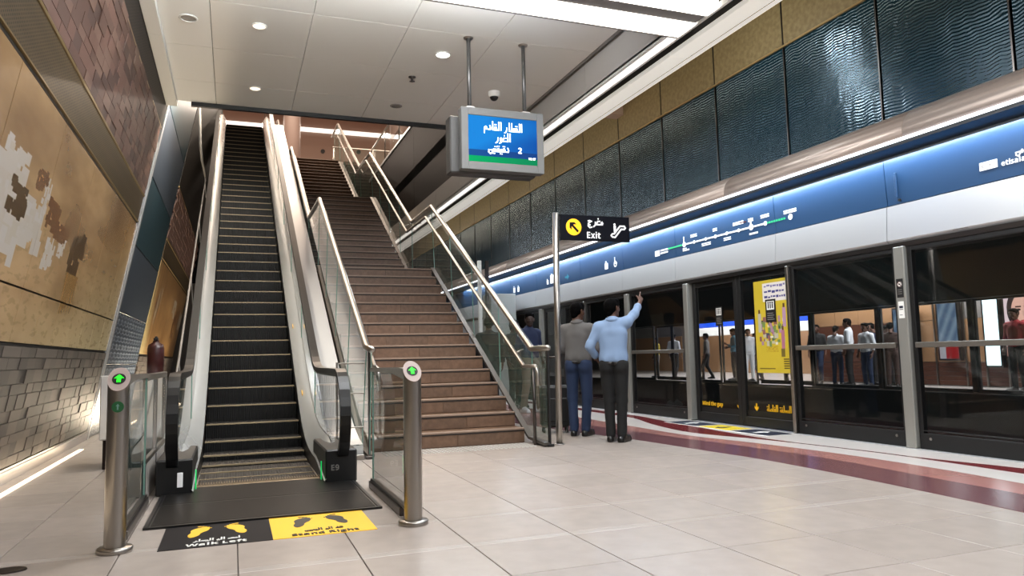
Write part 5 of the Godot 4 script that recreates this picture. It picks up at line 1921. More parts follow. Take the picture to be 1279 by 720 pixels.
# ------------------------------------------------------------------ upper concourse, seen up the stairs
func build_concourse() -> void:
	var fl := struct_node("floor_upper")
	var st := begin()
	span(st, Vector3(-6, 7.3, -40), Vector3(12, 7.60, -25.05))
	span(st, Vector3(4.42, 6.6, -25.05), Vector3(12, 7.04, -11.45))
	structure(obj("floor_slab", st, M.grey_paint, fl))
	var w := struct_node("wall_shaft")
	for z in [[-11.48, -14.9], [-14.91, -18.4], [-18.41, -21.9], [-21.91, -25.0]]:
		st = begin()
		span(st, Vector3(4.30, 4.80, z[1]), Vector3(4.42, 7.04, z[0]), 0.004)
		obj("brown_panel", st, M.brown_panel, w)
	st = begin()
	span(st, Vector3(4.27, 7.04, -25), Vector3(4.44, 7.12, -11.45), 0.006)
	obj("edge_cap", st, M.aluminium, w)
	var r := thing("gallery_balustrade", "glass balustrade along the upper gallery edge above the brown wall", "balustrade", Vector3(4.35, 7.12, -18))
	st = begin()
	for k in 6:
		quad(st, Vector3(4.35, 7.12, -12 - 2.1 * k), Vector3(4.35, 7.12, -14.08 - 2.1 * k), Vector3(4.35, 8.1, -14.08 - 2.1 * k), Vector3(4.35, 8.1, -12 - 2.1 * k))
	obj("glass_pane", st, M.clear_glass, r)
	st = begin(true)
	tube(st, [Vector3(4.35, 8.13, -11.6), Vector3(4.35, 8.13, -24.9)], 0.03, 10)
	for k in 7:
		tube(st, [Vector3(4.35, 7.12, -12 - 2.1 * k), Vector3(4.35, 8.13, -12 - 2.1 * k)], 0.02, 8)
	obj("handrail", st, M.steel, r)
	var f := thing("landing_balustrade", "glass balustrade with slim posts across the head of the stairs", "balustrade", Vector3(3, 7.6, -27))
	st = begin()
	for k in 3:
		quad(st, Vector3(3.35 + 1.5 * k, 7.65, -27), Vector3(4.83 + 1.5 * k, 7.65, -27), Vector3(4.83 + 1.5 * k, 8.7, -27), Vector3(3.35 + 1.5 * k, 8.7, -27))
	obj("glass_pane", st, M.clear_glass, f)
	st = begin(true)
	for k in 4:
		tube(st, [Vector3(3.34 + 1.5 * k, 7.6, -27), Vector3(3.34 + 1.5 * k, 8.75, -27)], 0.025, 8)
	tube(st, [Vector3(3.3, 8.75, -27), Vector3(7.9, 8.75, -27)], 0.03, 10)
	obj("rail_and_posts", st, M.steel, f)
	# shell
	var sh := struct_node("wall_upper")
	st = begin()
	span(st, Vector3(-6.2, 7.3, -36), Vector3(12.2, 14.2, -35.7))
	structure(obj("end_wall", st, M.concourse_wall, sh))
	st = begin()
	span(st, Vector3(11.9, 6.6, -36), Vector3(12.2, 14.2, -11.3))
	span(st, Vector3(-6.2, 4.0, -36), Vector3(-5.9, 14.2, -11.3))
	span(st, Vector3(-6.2, 5.2, -11.45), Vector3(12.2, 14.2, -11.2))
	structure(obj("side_wall", st, M.concourse_wall, sh))
	var c := struct_node("ceiling_upper")
	st = begin()
	span(st, Vector3(-6.2, 14.0, -36), Vector3(12.2, 14.3, -11.2))
	structure(obj("slab", st, M.concourse_ceiling, c))
	st = begin()
	span(st, Vector3(-5.8, 11.90, -35.69), Vector3(11.8, 12.10, -35.60), 0.004)
	tag(obj("concourse_strip_lamp", st, M.lamp_strip_soft), "long glowing strip lamp across the upper hall at the head of the escalator", "strip light")
	area_light("concourse_strip_light", Vector3(3, 12.0, -35.55), Vector3(0, -0.2, 1), Vector2(17, 0.2), 60.0, Color(1, 0.93, 0.86))
	var p := struct_node("column_upper")
	st = begin(true)
	tube(st, [Vector3(2.15, 7.6, -31), Vector3(2.15, 14.0, -31)], 0.34, 28)
	obj("shaft", st, M.column_paint, p)
	for q in [[3.9, 11.0, "nearest the column"], [4.9, 10.4, "lowest of the three"], [5.6, 11.1, "farthest from the column"]]:
		var s := thing("wall_fixture", "small dark round fitting on the upper hall's end wall, " + q[2], "fixture", Vector3(q[0], q[1], -35.69), "fittings on the upper hall wall")
		st = begin()
		prism(st, disc_poly(0.10, 14), Vector3(q[0], q[1], -35.70), Vector3.RIGHT, Vector3.UP, Vector3(0, 0, 0.06))
		obj("cover", st, M.black, s)

# ------------------------------------------------------------------ track and the opposite platform
func portrait_texture() -> ImageTexture:
	var im := Image.create(160, 240, false, Image.FORMAT_RGB8)
	for y in 240:
		for x in 160:
			var c := Color(0.92, 0.84, 0.86).lerp(Color(0.55, 0.45, 0.62), clampf((x - 60) / 110.0, 0, 1))
			var fx := (x - 70.0) / 44.0
			var fy := (y - 86.0) / 64.0
			var hx := (x - 84.0) / 74.0
			var hy := (y - 78.0) / 86.0
			if hx * hx + hy * hy < 1.0:
				c = Color(0.18, 0.12, 0.13)
			if y > 150 and absf(x - 72.0) < 22.0 + (y - 150.0) * 0.9:
				c = Color(0.85, 0.62, 0.56)
			if fx * fx + fy * fy < 1.0:
				c = Color(0.93, 0.74, 0.67).lerp(Color(0.80, 0.56, 0.50), clampf(fx, 0, 1))
				for ex in [-0.38, 0.34]:
					var a: float = (fx - ex) / 0.2
					var b := (fy + 0.12) / 0.06
					if a * a + b * b < 1.0:
						c = Color(0.12, 0.08, 0.08)
					if absf(fx - ex) < 0.24 and absf(fy + 0.28) < 0.035:
						c = Color(0.25, 0.15, 0.13)
				var m := pow((fx + 0.02) / 0.26, 2.0) + pow((fy - 0.52) / 0.075, 2.0)
				if m < 1.0:
					c = Color(0.70, 0.25, 0.28)
				if absf(fx) < 0.05 and fy > -0.05 and fy < 0.25:
					c = c.darkened(0.08)
			im.set_pixel(x, y, c)
	return ImageTexture.create_from_image(im)

func light_box(label: String, z0: float, z1: float, y0: float, y1: float, picture: Material, x: float) -> void:
	var t := thing("light_box", label, "advertising light box", Vector3(x, y0, (z0 + z1) * 0.5))
	var st := begin()
	span(st, Vector3(x, y0 - 0.05, z1 - 0.05), Vector3(x + 0.12, y1 + 0.05, z0 + 0.05), 0.008)
	obj("case", st, M.dark_steel, t)
	st = begin()
	var q := [Vector3(x - 0.003, y0, z1), Vector3(x - 0.003, y0, z0), Vector3(x - 0.003, y1, z0), Vector3(x - 0.003, y1, z1)]
	var uv := [Vector2(0, 1), Vector2(1, 1), Vector2(1, 0), Vector2(0, 0)]
	for i in [0, 2, 1, 0, 3, 2]:
		st.set_uv(uv[i])
		st.add_vertex(q[i])
	obj("picture", st, picture, t)
	var l := AreaLight3D.new()
	l.name = "box_light"
	l.area_size = Vector2(z0 - z1, y1 - y0)
	l.light_energy = 0.5
	l.area_range = 20.0
	l.area_attenuation = 2.0
	l.shadow_enabled = true
	l.transform = Transform3D(Basis(Vector3.UP, PI * 0.5), Vector3(-0.02, (y1 - y0) * 0.5, 0))
	t.add_child(l)

func build_opposite() -> void:
	var tr := struct_node("floor_track")
	var st := begin()
	span(st, Vector3(6.4, -1.5, -60), Vector3(15.1, -1.2, 8))
	structure(obj("track_bed", st, M.soot, tr))
	st = begin()
	span(st, Vector3(6.42, -1.3, -60), Vector3(6.6, -0.02, 8))
	span(st, Vector3(14.9, -1.3, -60), Vector3(15.1, -0.02, 8))
	obj("platform_face", st, M.soot, tr)
	var railst := begin()
	for x in [7.4, 8.85, 12.4, 13.85]:
		span(railst, Vector3(x - 0.035, -1.2, -60), Vector3(x + 0.035, -1.05, 8))
	obj("running_rail", railst, M.dark_steel, tr)
	var ce := struct_node("ceiling_track")
	st = begin()
	span(st, Vector3(6.9, 4.6, -60), Vector3(15.2, 4.9, 8))
	span(st, Vector3(6.44, 2.04, -60), Vector3(7.0, 4.7, 8))
	structure(obj("tunnel_roof", st, M.soot, ce))
	st = begin()
	span(st, Vector3(14.95, 2.04, -60), Vector3(15.2, 4.7, 8))
	structure(obj("opposite_header", st, M.soot, ce))
	st = begin()
	span(st, Vector3(6.4, -1.5, -60.4), Vector3(26, 5, -60))
	span(st, Vector3(6.4, -1.5, 8), Vector3(26, 5, 8.4))
	structure(obj("tunnel_end", st, M.soot, ce))
	var fl := struct_node("floor_opposite")
	st = begin()
	span(st, Vector3(14.95, -0.3, -60), Vector3(26, 0.0, 8))
	obj("floor_slab", st, M.far_floor, fl)
	var co := struct_node("ceiling_opposite")
	st = begin()
	span(st, Vector3(15.2, 3.6, -60), Vector3(26, 3.9, 8))
	obj("ceiling_slab", st, M.ceiling_paint, co)
	st = begin()
	for k in 6:
		span(st, Vector3(15.9, 3.57, -17.9 + 2.2 * k), Vector3(16.7, 3.6, -16.2 + 2.2 * k), 0.004)
	tag(obj("far_ceiling_lamp", st, M.lamp_strip_soft), "row of glowing ceiling lamps over the opposite platform", "ceiling light")
	# wall of the opposite platform
	var w := struct_node("wall_opposite")
	st = begin()
	span(st, Vector3(17.3, 0.0, -18.7), Vector3(17.6, 3.6, 4))
	span(st, Vector3(17.3, 0.0, -18.9), Vector3(20.0, 3.6, -18.7))
	span(st, Vector3(22.8, 0.0, -60), Vector3(23.1, 3.6, -16.9))
	structure(obj("core", st, M.grey_paint, w))
	for k in 5:
		st = begin()
		span(st, Vector3(17.27, 0.03 + 0.116 * k, -18.7), Vector3(17.31, 0.138 + 0.116 * k, 4), 0.004)
		obj("board", st, M.wood_brown, w)
	for k in 10:
		st = begin()
		span(st, Vector3(17.275, 0.62, -18.7 + 0.9 * k), Vector3(17.31, 1.70, -17.81 + 0.9 * k), 0.004)
		obj("tan_panel", st, M.tan_wall if k > 3 else M.wood_brown, w)
		st = begin()
		span(st, Vector3(17.27, 1.71, -18.7 + 0.9 * k), Vector3(17.31, 3.6, -17.81 + 0.9 * k), 0.004)
		obj("upper_panel", st, M.tan_wall if k < 5 else M.grey_paint, w)
	for z in [-14.35, -13.5, -12.97, -12.42]:
		st = begin()
		span(st, Vector3(17.22, 0.0, z - 0.02), Vector3(17.27, 2.6, z + 0.02), 0.004)
		obj("steel_upright", st, M.steel, w)
	st = begin()
	for z in [[-17.5, -22.0], [-22.6, -27.0], [-27.6, -34.0], [-34.5, -44.0]]:
		span(st, Vector3(22.76, 0.0, z[1]), Vector3(22.82, 1.9, z[0]), 0.01)
	obj("tan_panel", st, M.tan_wall, w)
	# blue sign band hanging deeper in the hall
	var b := thing("blue_sign_band", "long blue sign band hanging over the opposite hall, seen through the door", "sign", Vector3(21.0, 2.15, -27))
	st = begin()
	span(st, Vector3(20.9, 2.15, -31.0), Vector3(21.1, 2.75, -19.6), 0.02)
	obj("board", st, M.blue_sign, b)
	st = begin()
	span(st, Vector3(20.85, 1.75, -31.0), Vector3(21.05, 2.13, -19.6), 0.02)
	obj("pale_board", st, M.white_paint, b)
	# light boxes
	var pm := mat("portrait_picture", Color(0.02, 0.02, 0.02), 0.3)
	pm.emission_enabled = true
	pm.emission = Color(1, 1, 1)
	pm.emission_operator = BaseMaterial3D.EMISSION_OP_MULTIPLY
	pm.emission_texture = portrait_texture()
	pm.emission_energy_multiplier = 1.0
	light_box("glowing advertising box with a woman's portrait, behind the person in red", -11.30, -12.33, 0.75, 2.36, pm, 17.1)
	light_box("tall narrow glowing white light box across the tracks", -12.50, -12.86, 0.53, 2.32, M.light_box_white, 17.1)
	var im := Image.create(32, 64, false, Image.FORMAT_RGB8)
	for y in 64:
		for x in 32:
			var c := Color(0.62, 0.74, 0.84).lerp(Color(0.40, 0.52, 0.66), 0.5 + 0.5 * sin(x * 0.4 + y * 0.25))
			if y > 46:
				c = Color(0.75, 0.08, 0.10) if x > 10 else Color(0.85, 0.85, 0.88)
			im.set_pixel(x, y, c)
	var pm2 := mat("blue_advert", Color(0.02, 0.02, 0.02), 0.3)
	pm2.emission_enabled = true
	pm2.emission = Color(1, 1, 1)
	pm2.emission_operator = BaseMaterial3D.EMISSION_OP_MULTIPLY
	pm2.emission_texture = ImageTexture.create_from_image(im)
	pm2.emission_energy_multiplier = 0.45
	light_box("pale blue advertising box with a red foot across the tracks", -13.58, -14.12, 0.70, 2.12, pm2, 17.1)
	light_box("pale glowing advertising box beside the far crowd across the tracks", -14.75, -15.45, 0.75, 2.05, pm2, 17.05)
	# opposite platform screens
	var z := -10.4
	var k := 0
	for s in [[-9.1, -11.5], [-11.6, -14.0], [-14.1, -16.3]]:
		fixed_screen(s[0], s[1], "glass screen of the opposite platform, " + ["in front of the light boxes", "in front of the far crowd", "left of the far crowd"][k], 15.02, false)
		k += 1
	for q in [[-11.55, "just left of the tall white light box"], [-14.05, "between the light boxes and the far crowd"], [-16.35, "within the far crowd"]]:
		screen_post(q[0] + 0.05, q[0] - 0.05, "dark post of the opposite platform's screens, " + q[1], 15.02, "black")
	for s in [[-16.4, -18.6, "seen through the yellow poster door"], [-22.3, -24.5, "seen beyond the pointing man"]]:
		platform_door(s[0], s[1], "glass double door of the opposite platform, " + s[2], 15.02)
	for s in [[-18.7, -20.4, "left of the teal shirted person"], [-20.5, -22.2, "seen past the raised arm"], [-24.6, -26.3, "farthest along"]]:
		fixed_screen(s[0], s[1], "glass screen of the opposite platform, " + s[2], 15.02, false)

# ------------------------------------------------------------------ people
# A distance field on a grid: tapered bones joined smoothly, then meshed with surface nets.
class Field:
	var o: Vector3
	var c: float
	var nx: int
	var ny: int
	var nz: int
	var f: PackedFloat32Array
	var stretch := 1.0

	func _init(lo: Vector3, hi: Vector3, cell: float) -> void:
		o = lo
		c = cell
		nx = int((hi.x - lo.x) / cell) + 2
		ny = int((hi.y - lo.y) / cell) + 2
		nz = int((hi.z - lo.z) / cell) + 2
		f.resize(nx * ny * nz)
		f.fill(9.0)

	# bone from a to b; flat squeezes it along z (1 = round, below 1 = flatter)
	func bone(a: Vector3, b: Vector3, ra: float, rb: float, k: float, flat := 1.0) -> void:
		var r: float = max(ra, rb) + k + c * 2.0
		var lo := a.min(b) - Vector3(r, r, r)
		var hi := a.max(b) + Vector3(r, r, r)
		var i0: int = max(0, int((lo.x - o.x) / c))
		var i1: int = min(nx - 1, int((hi.x - o.x) / c) + 1)
		var j0: int = max(0, int((lo.y - o.y) / c))
		var j1: int = min(ny - 1, int((hi.y - o.y) / c) + 1)
		var k0: int = max(0, int((lo.z - o.z) / c))
		var k1: int = min(nz - 1, int((hi.z - o.z) / c) + 1)
		var s := 1.0 / flat
		stretch = max(stretch, s)
		var ab := b - a
		ab.z *= s
		var inv: float = 1.0 / max(ab.length_squared(), 1e-9)
		for z in range(k0, k1 + 1):
			var pz := (o.z + z * c - a.z) * s
			for y in range(j0, j1 + 1):
				var py := o.y + y * c - a.y
				var at := (z * ny + y) * nx
				for x in range(i0, i1 + 1):
					var p := Vector3(o.x + x * c - a.x, py, pz)
					var t := clampf(p.dot(ab) * inv, 0.0, 1.0)
					var d := (p - ab * t).length() - lerpf(ra, rb, t)
					var e := f[at + x]
					var h: float = k - absf(d - e)
					if h > 0.0:
						f[at + x] = minf(d, e) - h * h * 0.25 / k
					elif d < e:
						f[at + x] = d

	# keep only what lies below (n . p) < w
	func cut(n: Vector3, w: float) -> void:
		var at := 0
		for z in nz:
			for y in ny:
				for x in nx:
					if f[at] < 0.2:
						var d := n.dot(o + Vector3(x, y, z) * c) - w
						if d > f[at]:
							f[at] = d
					at += 1

	func vertex(cell: int, verts: Dictionary) -> Vector3:
		if verts.has(cell):
			return verts[cell]
		var x := cell % nx
		var y := (cell / nx) % ny
		var z := cell / (nx * ny)
		var v := PackedFloat32Array()
		v.resize(8)
		for q in 8:
			v[q] = f[cell + (q & 1) + ((q >> 1) & 1) * nx + ((q >> 2) & 1) * nx * ny]
		var sum := Vector3.ZERO
		var n := 0
		for q in 8:
			for ax in 3:
				if q & (1 << ax):
					continue
				var q2: int = q | (1 << ax)
				if (v[q] < 0.0) != (v[q2] < 0.0):
					var p := Vector3(q & 1, (q >> 1) & 1, (q >> 2) & 1)
					p[ax] += v[q] / (v[q] - v[q2])
					sum += p
					n += 1
		var res: Vector3 = o + (Vector3(x, y, z) + (sum / max(n, 1))) * c
		verts[cell] = res
		return res

	func mesh_into(st: SurfaceTool, xf := Transform3D()) -> void:
		var verts := {}
		var sx := 1
		var sy := nx
		var sz := nx * ny
		var lim := c * 1.8 * stretch
		var total := f.size()
		var flip := xf.basis.determinant() < 0.0
		for at in total:
			var a := f[at]
			if a > lim or a < -lim:
				continue
			var x := at % nx
			var y := (at / nx) % ny
			var z := at / sz
			if x < 1 or y < 1 or z < 1 or x > nx - 3 or y > ny - 3 or z > nz - 3:
				continue
			for ax in 3:
				var step := sx if ax == 0 else (sy if ax == 1 else sz)
				var b := f[at + step]
				if (a < 0.0) == (b < 0.0):
					continue
				var u := sy if ax == 0 else (sz if ax == 1 else sx)
				var w := sz if ax == 0 else (sx if ax == 1 else sy)
				var p0 := xf * vertex(at - u - w, verts)
				var p1 := xf * vertex(at - w, verts)
				var p2 := xf * vertex(at, verts)
				var p3 := xf * vertex(at - u, verts)
				if (a < 0.0) != flip:
					for p in [p0, p2, p1, p0, p3, p2]:
						st.add_vertex(p)
				else:
					for p in [p0, p1, p2, p0, p2, p3]:
						st.add_vertex(p)

# shared head (skin) and hand meshes, made once; faces -z, origin at the middle of the head
var head_fine: Field
var head_coarse: Field
var hair_fine: Field
var hair_coarse: Field
var hands := {}

func make_head(cell: float) -> Field:
	var h := Field.new(Vector3(-0.13, -0.20, -0.16), Vector3(0.13, 0.16, 0.15), cell)
	h.bone(Vector3(0, 0.035, 0.02), Vector3(0, 0.03, -0.02), 0.082, 0.078, 0.02)
	h.bone(Vector3(0, -0.04, -0.03), Vector3(0, -0.075, -0.05), 0.058, 0.040, 0.03)       # jaw
	h.bone(Vector3(0, -0.09, -0.065), Vector3(0, -0.085, -0.06), 0.022, 0.02, 0.03)        # chin
	h.bone(Vector3(-0.04, -0.02, -0.062), Vector3(0.04, -0.02, -0.062), 0.024, 0.024, 0.02)  # cheeks
	h.bone(Vector3(-0.035, 0.025, -0.080), Vector3(0.035, 0.025, -0.080), 0.014, 0.014, 0.012) # brow
	h.bone(Vector3(0, 0.012, -0.092), Vector3(0, -0.028, -0.106), 0.010, 0.014, 0.010)     # nose
	h.bone(Vector3(-0.012, -0.032, -0.098), Vector3(0.012, -0.032, -0.098), 0.008, 0.008, 0.008)
	h.bone(Vector3(-0.02, -0.056, -0.092), Vector3(0.02, -0.056, -0.092), 0.008, 0.008, 0.006)  # lips
	h.bone(Vector3(-0.018, -0.066, -0.090), Vector3(0.018, -0.066, -0.090), 0.008, 0.008, 0.006)
	for s in [-1, 1]:
		h.bone(Vector3(s * 0.032, 0.004, -0.083), Vector3(s * 0.030, 0.004, -0.083), 0.011, 0.011, 0.006)  # eyes
		h.bone(Vector3(s * 0.080, 0.022, 0.012), Vector3(s * 0.078, -0.025, 0.0), 0.016, 0.011, 0.008)      # ears
	h.bone(Vector3(0, -0.06, 0.02), Vector3(0, -0.17, 0.03), 0.056, 0.058, 0.03)            # neck
	return h

func make_hair(cell: float) -> Field:
	var h := Field.new(Vector3(-0.13, -0.12, -0.14), Vector3(0.13, 0.16, 0.16), cell)
	h.bone(Vector3(0, 0.045, 0.022), Vector3(0, 0.048, -0.015), 0.089, 0.084, 0.02)
	h.bone(Vector3(0, -0.01, 0.045), Vector3(0, -0.045, 0.055), 0.070, 0.050, 0.03)
	h.bone(Vector3(-0.05, 0.085, -0.05), Vector3(0.05, 0.09, -0.05), 0.026, 0.026, 0.03)
	h.cut(Vector3(0, -0.75, -0.66).normalized(), 0.012)
	return h

# hand: wrist at the origin, fingers along -y, palm facing -z, thumb towards +x
func make_hand(kind: String, cell: float) -> Field:
	var h := Field.new(Vector3(-0.07, -0.22, -0.11), Vector3(0.09, 0.04, 0.05), cell)
	h.bone(Vector3(0, 0.02, 0), Vector3(0, -0.02, 0), 0.027, 0.026, 0.01, 0.75)
	for k in 4:
		var x := 0.028 - 0.019 * k
		h.bone(Vector3(x * 0.5, -0.015, 0), Vector3(x, -0.085 + 0.003 * absf(k - 1.0), 0), 0.016, 0.0125, 0.010, 0.8)
	var lens := [0.072, 0.080, 0.074, 0.058]
	for k in 4:
		var x := 0.029 - 0.0195 * k
		var base := Vector3(x, -0.088, 0)
		var curl: float = 0.32
		if kind == "point":
			curl = 0.05 if k == 0 else 1.45
		elif kind == "hold":
			curl = 0.95
		var a := 0.0
		var p := base
		for j in 3:
			a += curl * (0.8 if j == 0 else 1.0)
			var q: Vector3 = p + Vector3(-0.003 * (k - 1.0), -cos(a), -sin(a)) * lens[k] * [0.45, 0.32, 0.23][j]
			h.bone(p, q, 0.0088 - 0.0008 * j, 0.0082 - 0.0008 * j, 0.003)
			p = q
	var tb := Vector3(0.026, -0.03, -0.006)
	var t1 := tb + Vector3(0.026, -0.030, -0.012)
	var t2 := t1 + (Vector3(-0.006, -0.026, -0.022) if kind != "relaxed" else Vector3(0.006, -0.028, -0.010))
	h.bone(tb, t1, 0.013, 0.0105, 0.008)
	h.bone(t1, t2, 0.010, 0.0085, 0.003)
	return h

func hand_field(kind: String, cell: float) -> Field:
	var key := kind + str(cell)
	if not hands.has(key):
		hands[key] = make_hand(kind, cell)
	return hands[key]

# place a hand at the wrist, fingers along dir, palm towards "palm"; right hands have the thumb on +x of the field
func hand_frame(at: Vector3, dir: Vector3, palm: Vector3, left: bool, s: float) -> Transform3D:
	var y := -dir.normalized()
	var z := (-palm - y * (-palm).dot(y)).normalized()
	var x := y.cross(z)
	if left:
		x = -x
	return Transform3D(Basis(x * s, y * s, z * s), at)

func stand_pose() -> Dictionary:
	return {"hipL": Vector3(-0.09, 0.93, 0), "hipR": Vector3(0.09, 0.93, 0), "kneeL": Vector3(-0.10, 0.50, -0.015), "kneeR": Vector3(0.10, 0.50, -0.015), "ankL": Vector3(-0.105, 0.085, 0.02), "ankR": Vector3(0.105, 0.085, 0.02),
		"toeL": Vector3(-0.14, 0.035, -0.17), "toeR": Vector3(0.14, 0.035, -0.17), "waist": Vector3(0, 1.07, 0.0), "chest": Vector3(0, 1.30, 0.01), "neck": Vector3(0, 1.47, 0.02), "head": Vector3(0, 1.635, -0.01),
		"shL": Vector3(-0.178, 1.405, 0.015), "shR": Vector3(0.178, 1.405, 0.015), "elL": Vector3(-0.245, 1.15, 0.04), "elR": Vector3(0.245, 1.15, 0.04), "wrL": Vector3(-0.24, 0.91, -0.05), "wrR": Vector3(0.24, 0.91, -0.05),
		"look": 0.0, "tilt": 0.0, "handL": "relaxed", "handR": "relaxed"}

func person(label: String, at: Vector3, turn: float, height: float, pose: Dictionary, dress: Dictionary, fine: bool, group := "") -> Node3D:
	var t := thing("person", label, "person", at, group)
	t.rotation.y = turn
	var s := height / 1.755
	t.scale = Vector3(s, s, s)
	var p := pose
	var cell: float = 0.013 if fine else 0.026
	var lo := Vector3(-0.75, -0.03, -0.75)
	var hi := Vector3(0.75, 1.75, 0.45)
	# tight box
	lo = Vector3(9, 9, 9)
	hi = -lo
	for k in p:
		if p[k] is Vector3:
			lo = lo.min(p[k])
			hi = hi.max(p[k])
	lo -= Vector3(0.2, 0.1, 0.2)
	hi += Vector3(0.2, 0.12, 0.2)
	var skin: Material = M[dress.get("skin", "skin_brown")]
	# --- body (skin): one continuous surface, with head and hands of finer grain
	var body := begin(true)
	var f := Field.new(lo, hi, cell)
	f.bone(p.waist + Vector3(-0.05, -0.1, 0), p.waist + Vector3(0.05, -0.1, 0), 0.085, 0.085, 0.05, 0.75)
	f.bone(p.waist, p.chest, 0.085, 0.09, 0.05, 0.7)
	f.bone(p.chest, p.neck, 0.075, 0.054, 0.04)
	f.bone(p.neck, p.head + Vector3(0, -0.10, 0.02), 0.056, 0.052, 0.02)
	for q in ["L", "R"]:
		f.bone(p["sh" + q], p["el" + q], 0.044, 0.036, 0.02)
		f.bone(p["el" + q], p["wr" + q], 0.036, 0.025, 0.015)
		f.bone(p["hip" + q], p["knee" + q], 0.066, 0.046, 0.03)
		f.bone(p["knee" + q], p["ank" + q], 0.048, 0.034, 0.02)
	f.mesh_into(body)
	var hb := Basis(Vector3.UP, p.look) * Basis(Vector3.RIGHT, p.tilt)
	var hx := Transform3D(hb, p.head)
	(head_fine if fine else head_coarse).mesh_into(body, hx)
	var hc: float = 0.004 if fine else 0.007
	for q in ["L", "R"]:
		var d: Vector3 = (p["wr" + q] - p["el" + q]).normalized()
		if p.has("dir" + q):
			d = p["dir" + q]
		var palm: Vector3 = p.get("palm" + q, Vector3(1.0 if q == "L" else -1.0, 0, -0.3))
		hand_field(p["hand" + q], hc).mesh_into(body, hand_frame(p["wr" + q], d, palm, q == "L", 1.0))
	place("body", finish(body), skin, t)
	# --- hair
	var st := begin(true)
	(hair_fine if fine else hair_coarse).mesh_into(st, hx)
	place("hair", finish(st), M.hair, t)
	# --- eyes
	if dress.get("eyes", false):
		st = begin(true)
		for e in [-1, 1]:
			var c: Vector3 = hx * Vector3(e * 0.032, 0.004, -0.0885)
			lathe(st, [Vector2(0, 0.006), Vector2(0.0045, 0.004), Vector2(0.006, 0), Vector2(0.0045, -0.004), Vector2(0, -0.006)], c, 10)
		place("eyes", finish(st), M.ink, t)
	# --- shirt
	st = begin(true)
	f = Field.new(lo, hi, cell)
	var hem: float = dress.get("hem", 0.93)
	var w: float = dress.get("bulk", 1.0)
	f.bone(Vector3(p.waist.x - 0.055, hem + 0.06, p.waist.z), Vector3(p.waist.x + 0.055, hem + 0.06, p.waist.z), 0.120 * w, 0.120 * w, 0.05, 0.86)
	f.bone(p.waist + Vector3(-0.045, 0, 0), p.chest + Vector3(-0.065, 0.02, 0), 0.118 * w, 0.118 * w, 0.06, 0.86)
	f.bone(p.waist + Vector3(0.045, 0, 0), p.chest + Vector3(0.065, 0.02, 0), 0.118 * w, 0.118 * w, 0.06, 0.86)
	f.bone(p.shL.lerp(p.shR, 0.08), p.shR.lerp(p.shL, 0.08), 0.062, 0.062, 0.05)
	f.bone(p.neck + Vector3(-0.03, -0.02, 0), p.shL, 0.055, 0.058, 0.05)
	f.bone(p.neck + Vector3(0.03, -0.02, 0), p.shR, 0.055, 0.058, 0.05)
	f.bone(p.chest + Vector3(0, 0.08, 0.0), p.neck + Vector3(0, 0.015, 0.005), 0.10, 0.066, 0.05)
	var sleeve: float = dress.get("sleeve", 0.75)
	for q in ["L", "R"]:
		f.bone(p["sh" + q], p["el" + q], 0.063, 0.053, 0.045)
		if sleeve > 0.0:
			f.bone(p["el" + q], p["el" + q].lerp(p["wr" + q], sleeve), 0.053, 0.043, 0.02)
		# folds at the elbow
		if fine and sleeve > 0.0:
			var m: Vector3 = p["el" + q].lerp(p["sh" + q], 0.15)
			f.bone(m, m + Vector3(0, 0.004, 0), 0.060, 0.060, 0.015)
			m = p["el" + q].lerp(p["wr" + q], sleeve * 0.9)
			f.bone(m, m + Vector3(0, 0.004, 0), 0.049, 0.049, 0.012)
	if fine:
		for k in 7:   # gathered cloth over the belt
			var a := TAU * k / 7.0 + 0.4
			var c: Vector3 = Vector3(p.waist.x + cos(a) * 0.155, hem + 0.05, p.waist.z + sin(a) * 0.105)
			f.bone(c, c + Vector3(-cos(a) * 0.03, 0.13, -sin(a) * 0.02), 0.022, 0.010, 0.03)
	f.cut(Vector3(0, -1, 0), -hem)
	f.mesh_into(st)
	place("shirt", finish(st), M[dress.shirt], t)
	# collar
	if fine:
		st = begin(true)
		var ring := []
		for k in 13:
			var a := lerpf(0.35, TAU - 0.35, k / 12.0)
			ring.append(p.neck + Vector3(sin(a) * 0.068, 0.028 + 0.012 * cos(a), -cos(a) * 0.066 + 0.008))
		tube(st, ring, 0.015, 8, 1.6)
		place("collar", finish(st), M[dress.shirt], t)
	# --- trousers
	st = begin(true)
	f = Field.new(Vector3(lo.x, lo.y, lo.z), Vector3(hi.x, hem + 0.2, hi.z), cell)
	f.bone(Vector3(p.waist.x - 0.05, hem + 0.02, p.waist.z), Vector3(p.waist.x + 0.05, hem + 0.02, p.waist.z), 0.112, 0.112, 0.05, 0.86)
	for q in ["L", "R"]:
		f.bone(p["hip" + q], p["knee" + q], 0.094, 0.070, 0.03)
		f.bone(p["knee" + q], p["ank" + q] + Vector3(0, 0.0, 0), 0.068, 0.057, 0.025)
		f.bone(p["hip" + q] + Vector3(0, -0.03, 0.045), p["hip" + q] + Vector3(0, 0.01, 0.035), 0.072, 0.078, 0.04)
		if fine:
			for k in 3:   # breaks in the cloth above the shoe and behind the knee
				var m: Vector3 = p["ank" + q].lerp(p["knee" + q], 0.05 + 0.10 * k)
				f.bone(m + Vector3(-0.03, 0, -0.025), m + Vector3(0.03, 0.02, -0.03), 0.032, 0.030, 0.02)
	f.cut(Vector3(0, -1, 0), -0.05)
	f.mesh_into(st)
	place("trousers", finish(st), M[dress.trousers], t)
	if fine and dress.get("belt", false):
		st = begin(true)
		var ring := []
		for k in 25:
			var a := TAU * k / 24.0
			ring.append(Vector3(p.waist.x + sin(a) * 0.166, hem + 0.008, p.waist.z + cos(a) * 0.104))
		tube(st, ring, 0.014, 8, 1.5)
		place("belt", finish(st), M.leather, t)
